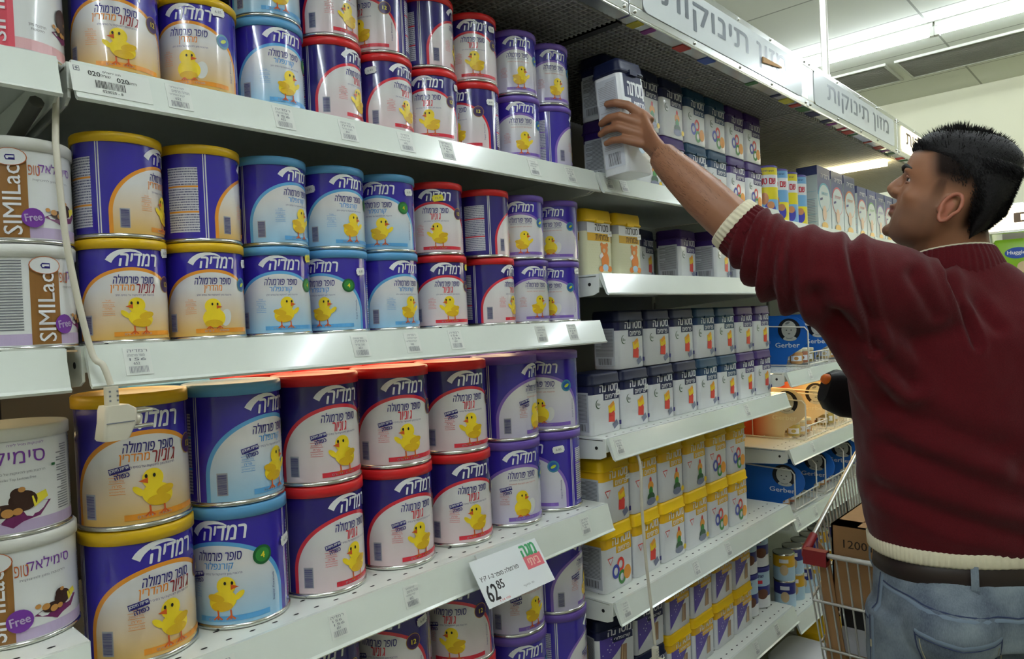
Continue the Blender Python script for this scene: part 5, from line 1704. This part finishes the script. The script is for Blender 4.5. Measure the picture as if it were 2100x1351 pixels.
    cl = [Vector(p[:3]) for p in ARM[7:12]]; cr = [p[3] for p in ARM[7:12]]
    for k in range(1100):
        i = rr.randrange(4); u = rr.random()
        c = cl[i].lerp(cl[i + 1], u); ax = (cl[i + 1] - cl[i]).normalized(); rad = cr[i] + (cr[i + 1] - cr[i]) * u
        e1 = ax.cross(UP).normalized(); e2 = e1.cross(ax); a = rr.uniform(0, 2 * PI)
        n_ = e1 * math.cos(a) + e2 * math.sin(a)
        p = c + n_ * (rad - .0015); d = (-ax * .0 + ax * 1.0 + n_ * .28 + e1 * rr.uniform(-.5, .5)).normalized(); sd = n_.cross(d).normalized() * .00024
        fa.add([p - sd, p + sd, p + n_ * .0004 + d * rr.uniform(.007, .013)], [(0, 1, 2)], fh)
    fa.v = [tuple(Vector(p) - BASE) for p in fa.v]; fa.build('forearm_hair', t)
    # eyes, brows
    for s in (1, -1):
        e = MB(); e.sphere(HD @ Vector((.0690, .031 * s, -.004)), .0118, mat('eye_white', (206, 198, 190), .2), 18)
        e.sphere(HD @ Vector((.0772, .0320 * s, -.0030)), (.0045, .0062, .0062), mat('dark_iris', (34, 22, 16), .1), 12, HD.to_3x3().to_4x4())
        child('eye', e)
        l = MB(); pts = [HD @ Vector((x, y * s, z)) for x, y, z in ((.0800, .018, -.002), (.0825, .026, .0005), (.0808, .035, .0010), (.0740, .043, -.001))]
        l.tube(pts, [.0015, .0030, .0032, .0015], mat('eyelid_skin', (140, 94, 70), .5), 8); 
        l.tube([p - (HD.to_3x3() @ Vector((.002, 0, .0095))) for p in pts], [.0012, .0022, .0022, .0012], mat('eyelid_skin', (140, 94, 70), .5), 8); child('eyelid', l)
        w_ = MB(); pts = [HD @ Vector((x, y * s, z)) for x, y, z in ((.0945, .010, .0130), (.0948, .022, .0170), (.0905, .036, .0190), (.0775, .050, .0140))]
        w_.tube(pts, [.0028, .0038, .0038, .0015], mat('eyebrow_hair', (22, 18, 17), .7), 8); child('eyebrow', w_)
    # hair: thick cap on top with short spikes brushed forward and up
    hm_ = mat('black_hair', (17, 15, 16), .6, spec=.25, noise=.5, nscale=300, bump=.6)
    r = random.Random(7)
    h = MB()
    rings = []
    for z, f, bk, w_ in ((.040, .046, -.118, .0775), (.050, .080, -.119, .0780), (.062, .091, -.119, .0775), (.084, .091, -.116, .0745), (.106, .081, -.104, .0665), (.122, .062, -.080, .053), (.132, .034, -.055, .034), (.136, .01, -.03, .012)):
        bk = skull_back(bk); z = skull_top(z)
        rings.append(oval(HD @ Vector(((f + bk) / 2, 0, z)), HD.to_3x3() @ Vector((1, 0, 0)), HD.to_3x3() @ Vector((0, 1, 0)), (f - bk) / 2, w_, 32, 2.2))
    h.loft(rings, hm_)
    # fuller back of the head, fading to the nape
    rings = []
    for z, f, bk, w_ in ((-.080, -.046, -.066, .042), (-.056, -.038, -.092, .061), (-.030, -.028, -.109, .0715), (.000, -.014, -.118, .0768), (.022, .020, -.121, .0788), (.040, .060, -.121, .0790), (.056, .076, -.120, .0785)):
        bk = skull_back(bk); z = skull_top(z)
        rings.append(oval(HD @ Vector(((f + bk) / 2, 0, z)), HD.to_3x3() @ Vector((1, 0, 0)), HD.to_3x3() @ Vector((0, 1, 0)), (f - bk) / 2, w_, 32, 2.35))
    h.loft(rings, hm_)
    def spike(p0, nrm, d, L, wv):
        a = nrm.cross(Vector((.13, 1, .2))).normalized(); c_ = a.cross(nrm)
        base = [HD @ (p0 + a * wv * math.cos(2 * PI * j / 3) + c_ * wv * math.sin(2 * PI * j / 3)) for j in range(3)]
        h.add(base + [HD @ (p0 + d * L)], [(0, 1, 3), (1, 2, 3), (2, 0, 3)], hm_)
    for k in range(3200):
        u, v = r.uniform(-1, 1), r.uniform(-1, 1)
        q = u * u + v * v
        if q > 1: continue
        p = Vector((.004 + .080 * u, .073 * v, .038 + .063 * math.sqrt(max(0, 1 - q * .98))))
        nrm = Vector((u * .9, v * .8, 1.0 - q * .4)).normalized()
        d = (nrm + Vector((.45 * (u + .1), 0, .45)) + Vector((r.uniform(-.3, .3), r.uniform(-.3, .3), 0))).normalized()
        spike(p - nrm * .006, nrm, d, r.uniform(.015, .027) * (1.1 if u > .2 else .9), .0021)
    for k in range(260):
        y = r.uniform(-.066, .066)
        f = math.sqrt(max(0, 1 - (y / .078) ** 2))
        p = Vector((.004 + .087 * f, y, .047 + r.uniform(-.002, .010)))
        nrm = Vector((f, y / .09, .1)).normalized()
        spike(p - nrm * .003, nrm, Vector((.55, r.uniform(-.25, .25), .8 + r.uniform(-.2, .2))).normalized(), r.uniform(.012, .022), .0020)
    # short clipped hair over the sides and the back
    for k in range(15000):
        z = r.uniform(-.078, .056); a = r.uniform(0, 2 * PI)
        wz = .0775 if z > -.03 else .0775 - (-.03 - z) * .75
        bk = .119 if z > -.02 else .119 - (-.02 - z) * .85
        ct, st = math.cos(a), math.sin(a)
        ct, st = math.copysign(abs(ct) ** .87, ct), math.copysign(abs(st) ** .87, st)
        p = Vector((skull_back(-.018 + (.100 if ct > 0 else bk - .018) * ct), wz * st, z))
        edge = (.004 + max(0, p.x) * .5) if p.x > -.012 else (-.075 if p.x < -.04 else -.060 + (p.x + .04) * 3.4)
        if p.x > .040 + 1.1 * max(0, z - .004) and z < .05: continue
        if z < edge + r.uniform(-.006, .012): continue
        nrm = Vector((ct, st * 1.25, .15)).normalized()
        d = (nrm * .55 + Vector((-.35, 0, -.55)) + Vector((r.uniform(-.25, .25), r.uniform(-.25, .25), r.uniform(-.2, .2)))).normalized()
        spike(p - nrm * .0005, nrm, d, r.uniform(.005, .009), .0008)
    child('hair', h)

    # ---- sweater
    s = MB(); sw = SKIN0
    C = lambda z, dx=0, dl=0: BASE + UP * z + FW * dx + LF * dl
    rings = []
    for z, a, b_, dx, dl in ((.915, .168, .112, .0, .0), (.930, .180, .122, .0, 0), (.97, .188, .128, .0, 0), (1.08, .196, .132, 0, 0), (1.20, .204, .134, 0, .0), (1.30, .212, .132, 0, 0), (1.352, .204, .120, .002, .004),
                             (1.388, .168, .102, .004, .004), (1.415, .118, .090, .004, .002), (1.440, .088, .080, .004, .0), (1.450, .072, .070, .004, 0)):
        rings.append(oval(C(z, dx, dl), LF, FW, a, b_, 40, 2.25))
    s.loft(rings, sw)
    SL = [(1.545, -.600, 1.350, .085), (1.4849, -.570, 1.3700, .086), (1.4221, -.530, 1.4020, .087), (1.3693, -.4769, 1.4225, .0875), (1.3231, -.4269, 1.4405, .082), (1.2889, -.382, 1.472, .073), (1.2744, -.3428, 1.5125, .060), (1.2675, -.3202, 1.5338, .049)]
    s.tube([Vector(p[:3]) for p in SL], [p[3] for p in SL], sw, 28)
    s.sphere(Vector((1.420, -.540, 1.425)), (.05, .05, .050), sw, 16)
    s.tube([Vector(p) for p in WEB], [.060, .062, .064, .060], sw, 20)      # loose cloth hanging under the raised arm
    RS_ = [(BASE - LF * .10 + UP * 1.325, .092), (RARM[0][0], .078), (RARM[1][0], .068), (RARM[2][0], .064), (RARM[2][0].lerp(RARM[3][0], .6), .054), (RARM[3][0], .046)]
    s.tube([p for p, q in RS_], [q for p, q in RS_], sw, 24)
    me = bake(s, .0065, 9, .6)
    # knitted cloth folds: (start, end, width, depth), pressed in along the surface normal
    F_ = []
    def fold(a, b_, w_, d): F_.append((Vector(a), Vector(b_), w_, d))
    # bunched sleeve near the elbow
    for k, (u, dp) in enumerate(((.10, .006), (.24, .008), (.40, .009), (.58, .008))):
        c = Vector(SL[7][:3]).lerp(Vector(SL[4][:3]), u)
        ax = (Vector(SL[4][:3]) - Vector(SL[7][:3])).normalized()
        side = Vector((.10, .16, .98)); side = (side - ax * side.dot(ax)).normalized()
        lean = ax * (.035 + .02 * k)
        fold(c + side * .10 - lean * .2, c - side * .10 + lean, .007 + .0015 * k, dp)
    # vertical hang of the upper sleeve and shoulder seam
    fold((1.365, -.485, 1.53), (1.385, -.52, 1.30), .008, .008); fold((1.350, -.47, 1.36), (1.43, -.56, 1.24), .014, .009)
    fold((1.455, -.60, 1.50), (1.470, -.655, 1.30), .006, .006); fold((1.425, -.57, 1.43), (1.43, -.60, 1.36), .010, .004); fold((1.485, -.62, 1.42), (1.50, -.68, 1.33), .010, .004)
    fold((1.345, -.44, 1.40), (1.40, -.53, 1.20), .016, .007)
    # diagonal drapes down the back
    fold((1.40, -.53, 1.12), (1.49, -.80, 1.00), .018, .007); fold((1.40, -.52, 1.20), (1.49, -.82, 1.06), .022, .006); fold((1.385, -.50, 1.04), (1.45, -.72, .965), .016, .006); fold((1.45, -.72, 1.08), (1.52, -.86, 1.0), .018, .006)
    V = Vector((.98, .19, 0))
    fl = [(a - V * a.dot(V), b_ - V * b_.dot(V), w_, d) for a, b_, w_, d in F_]
    cam_side = V
    me.calc_loop_triangles()
    nr = [v.normal.copy() for v in me.vertices]
    for v in me.vertices:
        if nr[v.index].dot(cam_side) > .35:
            continue
        p = v.co - V * v.co.dot(V)
        dsp = 0
        for a, b_, w_, d in fl:
            ab = b_ - a; u = max(0, min(1, (p - a).dot(ab) / ab.length_squared))
            e = (p - a - ab * u).length / w_
            if e < 3.5:
                dsp += -d * math.exp(-e * e) + .45 * d * math.exp(-(e - 1.9) ** 2)
        q = v.co * 17
        v.co += nr[v.index] * (1.5 * dsp + .0022 * mnoise.noise(q) + .0012 * mnoise.noise(q * 2.3))
    knit = NG('maroon_knit')
    tc = knit.n('ShaderNodeTexCoord'); wv = knit.n('ShaderNodeTexNoise'); wv.inputs['Scale'].default_value = 420; wv.inputs['Detail'].default_value = 3
    mp = knit.n('ShaderNodeMapping'); mp.inputs['Scale'].default_value = (1, 1, 2.2)
    knit.l(tc.outputs['Object'], mp.inputs[0]); knit.l(mp.outputs[0], wv.inputs['Vector'])
    knit.l(knit.mix(wv.outputs['Fac'], lin((60, 7, 13)), lin((96, 17, 25))), knit.b.inputs['Base Color'])
    bp = knit.n('ShaderNodeBump'); bp.inputs['Strength'].default_value = .5; bp.inputs['Distance'].default_value = .0012
    knit.l(wv.outputs['Fac'], bp.inputs['Height']); knit.l(bp.outputs['Normal'], knit.b.inputs['Normal'])
    knit.b.inputs['Roughness'].default_value = .9; knit.b.inputs['Specular IOR Level'].default_value = .15
    knit.b.inputs['Sheen Weight'].default_value = .12
    KN = knit.m
    me.materials.append(KN)
    sweater = link('sweater', rel(me), t)
    cream = mat('cream_rib_knit', (212, 204, 176), .85, noise=.06, nscale=200)
    def ribbed(b_, c, ax, ay, a, bb, n, amp, m):
        pass
    def rib_ring(centers, axes, radii, n, amp, m, ex=2.0):
        mb = MB(); rings = []
        N = n * 4
        for (c, (ax, ay), (ra, rb)) in zip(centers, axes, radii):
            ring = []
            for k in range(N):
                a_ = 2 * PI * k / N; w_ = amp * math.cos(2 * PI * n * k / N); ct, st = math.cos(a_), math.sin(a_)
                ring.append(c + ax * ((ra + w_) * math.copysign(abs(ct) ** (2 / ex), ct)) + ay * ((rb + w_) * math.copysign(abs(st) ** (2 / ex), st)))
            rings.append(ring)
        mb.loft(rings, m)
        return mb
    # cuff at the pushed up sleeve, maroon ribbing then cream edge
    ax = (Vector((1.2572, -.2908, 1.565)) - Vector((1.2744, -.3428, 1.5125))).normalized()
    u1 = ax.cross(UP).normalized(); u2 = u1.cross(ax).normalized()
    c0 = Vector((1.2690, -.3260, 1.5275))
    cf = rib_ring([c0 - ax * .012, c0, c0 + ax * .012], [(u1, u2)] * 3, [(.051, .053), (.0515, .0535), (.0495, .0515)], 30, .0016, KN); child('cuff_ribbing', cf, None)
    cf = rib_ring([c0 + ax * .011, c0 + ax * .014, c0 + ax * .028, c0 + ax * .031, c0 + ax * .029], [(u1, u2)] * 5, [(.0495, .0515), (.0505, .0525), (.049, .051), (.047, .049), (.0425, .0435)], 34, .0011, cream); child('cuff', cf)
    # collar
    cc = Vector((1.572, -.603, 1.457)); tilt = Matrix.Rotation(.16, 3, LF) 
    a1, a2 = tilt @ LF, tilt @ FW; up = tilt @ UP
    co = rib_ring([cc - up * .044, cc - up * .024, cc - up * .006, cc + up * .012, cc + up * .017, cc + up * .012], [(a1, a2)] * 6, [(.092, .080), (.089, .081), (.080, .079), (.073, .073), (.070, .070), (.066, .066)], 46, .0011, KN); child('collar', co)
    ce = rib_ring([cc + up * .0155, cc + up * .0185, cc + up * .0155], [(a1, a2)] * 3, [(.0715, .0715), (.0695, .0695), (.0675, .0675)], 46, .0006, cream); child('collar_edge', ce)
    # hem
    hc = BASE + UP * .908
    he = rib_ring([hc + UP * .030, hc + UP * .026, hc + UP * .004, hc, hc + UP * .002], [(LF, FW)] * 5, [(.176, .118), (.1815, .1235), (.1805, .1225), (.178, .120), (.168, .110)], 110, .0010, cream, 2.3); child('hem', he)

    # ---- jeans, belt
    j = MB(); rings = []
    for z, a, b_, dx in ((.760, .180, .118, -.01), (.82, .180, .124, -.012), (.87, .174, .120, -.006), (.905, .166, .112, 0), (.925, .162, .108, 0)):
        rings.append(oval(C(z, dx), LF, FW, a, b_, 36, 2.3))
    j.loft(rings, sw)
    for sgn in (1, -1):
        k = LF * (.098 * sgn)
        j.tube([C(.80, -.01) + k, C(.70, -.004) + k, C(.50, .0) + k, C(.30, -.01) + k * .98, C(.09, -.02) + k * .96], [.098, .098, .078, .064, .060], sw, 24)
    for sgn in (1, -1):
        j.sphere(C(.80, -.075) + LF * .085 * sgn, (.085, .085, .085), sw, 16)
    me = bake(j, .007, 6)
    bv = BVHTree.FromPolygons([v.co.copy() for v in me.vertices], [tuple(p.vertices) for p in me.polygons])
    den = NG('washed_denim')
    tc = den.n('ShaderNodeTexCoord'); n1 = den.n('ShaderNodeTexNoise'); n1.inputs['Scale'].default_value = 15; n1.inputs['Detail'].default_value = 5
    n2 = den.n('ShaderNodeTexNoise'); n2.inputs['Scale'].default_value = 500
    mp = den.n('ShaderNodeMapping'); mp.inputs['Scale'].default_value = (1, 1, .35)
    den.l(tc.outputs['Object'], n1.inputs['Vector']); den.l(tc.outputs['Object'], mp.inputs[0]); den.l(mp.outputs[0], n2.inputs['Vector'])
    rp = den.n('ShaderNodeMapRange'); rp.inputs[1].default_value = .35; rp.inputs[2].default_value = .68; den.l(n1.outputs['Fac'], rp.inputs[0])
    c1 = den.mix(rp.outputs[0], lin((52, 64, 84)), lin((122, 133, 141)))
    den.l(den.mix(den.math('MULTIPLY', n2.outputs['Fac'], .35), c1, lin((170, 184, 196))), den.b.inputs['Base Color'])
    bp = den.n('ShaderNodeBump'); bp.inputs['Strength'].default_value = .3; bp.inputs['Distance'].default_value = .001
    den.l(n2.outputs['Fac'], bp.inputs['Height']); den.l(bp.outputs['Normal'], den.b.inputs['Normal'])
    den.b.inputs['Roughness'].default_value = .85
    me.materials.append(den.m)
    jeans = link('jeans', rel(me), t)
    # sewn detail laid on the jeans by dropping it onto their surface from outside
    thr = mat('denim_stitch_thread', (176, 168, 140), .7); seamd = mat('denim_seam_dark_blue', (46, 58, 92), .8); hl = mat('denim_worn_edge', (118, 134, 152), .8)  # sewn lines in darker and lighter denim tones
    def on(ang, z, off):
        d = (LF * math.cos(ang) + FW * math.sin(ang))
        o = BASE + UP * z + d * .5
        hit = bv.ray_cast(o, -d)
        p = hit[0] if hit[0] is not None else BASE + UP * z + d * .18
        return p + d * off
    def strip(name, line, w_, m, off=.0012, par=jeans, close=False):
        mb = MB(); pts = []
        for i in range(len(line) - 1):
            for q in range(7):
                u = q / 7; pts.append((line[i][0] + (line[i + 1][0] - line[i][0]) * u, line[i][1] + (line[i + 1][1] - line[i][1]) * u))
        pts.append(line[-1])
        vs = []
        for i, (a, z) in enumerate(pts):
            a0, z0 = pts[max(i - 1, 0)]; a1_, z1_ = pts[min(i + 1, len(pts) - 1)]
            da, dz = (a1_ - a0) * .15, z1_ - z0; L = math.hypot(da, dz) or 1
            na, nz_ = -dz / L * w_ / 2 / .15, da / L * w_ / 2
            vs += [on(a - na, z - nz_, off * .2), on(a, z, off), on(a + na, z + nz_, off * .2)]
        fs = []
        for i in range(len(pts) - 1):
            for q in (0, 1):
                fs.append((3 * i + q, 3 * i + q + 1, 3 * i + q + 4, 3 * i + q + 3))
        mb.add(vs, fs, m, True)
        mb.v = rl(mb)
        return mb.build(name, par)
    dg_ = math.radians
    # angle 0 = his left hip, -90 = centre of the back
    strip('side_seam', [(dg_(-6), .87), (dg_(-5), .80), (dg_(-4), .70)], .007, hl, .002)
    strip('side_seam', [(dg_(-3), .87), (dg_(-2), .80), (dg_(-1), .70)], .003, seamd, .0012)
    for sg in (1,):
        strip('yoke_seam', [(dg_(-7), .852), (dg_(-40), .838), (dg_(-90), .822), (dg_(-140), .838), (dg_(-172), .852)], .0062, hl, .0014)
        strip('yoke_seam', [(dg_(-7), .858), (dg_(-40), .844), (dg_(-90), .828), (dg_(-140), .844), (dg_(-172), .858)], .0025, seamd, .0014)
    for b0, sg in ((-33, 1), (-147, -1)):
        A0, A1 = dg_(b0), dg_(b0 - 45 * sg)
        top = [(A0, .800), ((A0 + A1) / 2, .786), (A1, .796)]
        strip('back_pocket_edge', top, .0075, hl, .0020)
        strip('back_pocket_edge', [(a, z - .0062) for a, z in top], .0022, seamd, .0020)
        strip('back_pocket_edge', [(A0, .800), (A0 - dg_(1) * sg, .68), ((A0 + A1) / 2, .645), (A1 + dg_(1) * sg, .68), (A1, .796)], .003, seamd, .0018)
        strip('back_pocket_edge', [(A0 - dg_(2.5) * sg, .788), (A0 - dg_(3.5) * sg, .683), ((A0 + A1) / 2, .652), (A1 + dg_(3.5) * sg, .683), (A1 + dg_(2.5) * sg, .78)], .0014, thr, .0020)
    strip('front_pocket_edge', [(dg_(0), .782), (dg_(14), .788), (dg_(28), .814), (dg_(36), .846)], .0065, hl, .0020)
    strip('front_pocket_edge', [(dg_(0), .777), (dg_(15), .782), (dg_(30), .808), (dg_(40), .842)], .0025, seamd, .0016)
    strip('rivet_tab', [(dg_(-3), .742), (dg_(-3), .728)], .0045, thr, .0032)
    bl = MB(); rings = []
    for z, a, b_ in ((.872, .1720, .1165), (.874, .1750, .1195), (.912, .1690, .1160), (.914, .1660, .1130)):
        rings.append([p for p in oval(C(z, -.003), LF, FW, a, b_, 48, 2.3)])
    bl.loft(rings, mat('dark_brown_leather', (40, 28, 24), .45, noise=.15, nscale=60)); child('belt', bl)
    for an in (-62, -118, 20, 160):
        a = dg_(an); d = LF * math.cos(a) + FW * math.sin(a); tg = UP.cross(d)
        rr = 1 / ((abs(math.cos(a)) / .175) ** 2.3 + (abs(math.sin(a)) / .1195) ** 2.3) ** (1 / 2.3)
        q = MB()
        pts = [(C(.858, -.003) + d * (rr - .003)), (C(.874, -.003) + d * (rr + .003)), (C(.893, -.003) + d * (rr + .003)), (C(.914, -.003) + d * (rr - .003))]
        q.loft([[p - tg * .006, p + tg * .006, p + tg * .006 + d * .003, p - tg * .006 + d * .003] for p in pts], den.m, smooth=False); child('belt_loop', q)
    # ---- shoes
    for sgn in (1, -1):
        k = LF * (.096 * sgn); f = MB()
        rings = []
        for x, w_, hh in ((-.095, .028, .05), (-.08, .036, .075), (-.02, .040, .085), (.05, .044, .065), (.11, .047, .05), (.16, .040, .04), (.185, .022, .028)):
            c = BASE + k + FW * x
            rings.append([c + LF * (w_ * math.cos(2 * PI * q / 20)) + UP * max(0.0, hh / 2 + hh / 2 * math.sin(2 * PI * q / 20)) for q in range(20)])
        f.loft(rings, mat('brown_shoe_leather', (58, 42, 34), .5)); child('shoe', f)
    # ---- what he holds
    n = thing('label_gun', 'black hand held labelling gun with an orange tip, held beside his waist', 'label gun', GUN)
    blk = mat('black_gun_plastic', (18, 18, 20), .45)
    q = MB()
    dirn = Vector((-.075, .05, .035)).normalized(); sd = dirn.cross(UP).normalized(); u_ = sd.cross(dirn)
    prof = [(-.02, .016, .028), (.0, .021, .042), (.04, .022, .050), (.08, .021, .046), (.098, .016, .032)]
    q.loft([oval(dirn * x + u_ * .012, sd, u_, w_, hh, 20, 3.0) for x, w_, hh in prof], blk)
    q.tube([Vector((0, 0, -.02)), Vector((.012, -.012, -.07)), Vector((.02, -.02, -.105))], [.018, .017, .015], blk, 14)
    q.build('gun_body', n)
    q = MB(); q.sphere(dirn * .097 + u_ * .030, (.014, .014, .012), mat('orange_gun_tip', (226, 110, 24), .4), 12); q.build('orange_tip', n)
    tb = thing('formula_tub', 'tall navy lidded tub gripped by the raised hand', 'tub', (1.3165, -.0515, 1.682))
    tb.rotation_euler = (-.06, -.04, 0)
    mt, ml = tub_meshes('navy', 'tall', .098, .068, .240)
    link('tub_body', mt, tb); link('lid', ml, tb)
build_person()
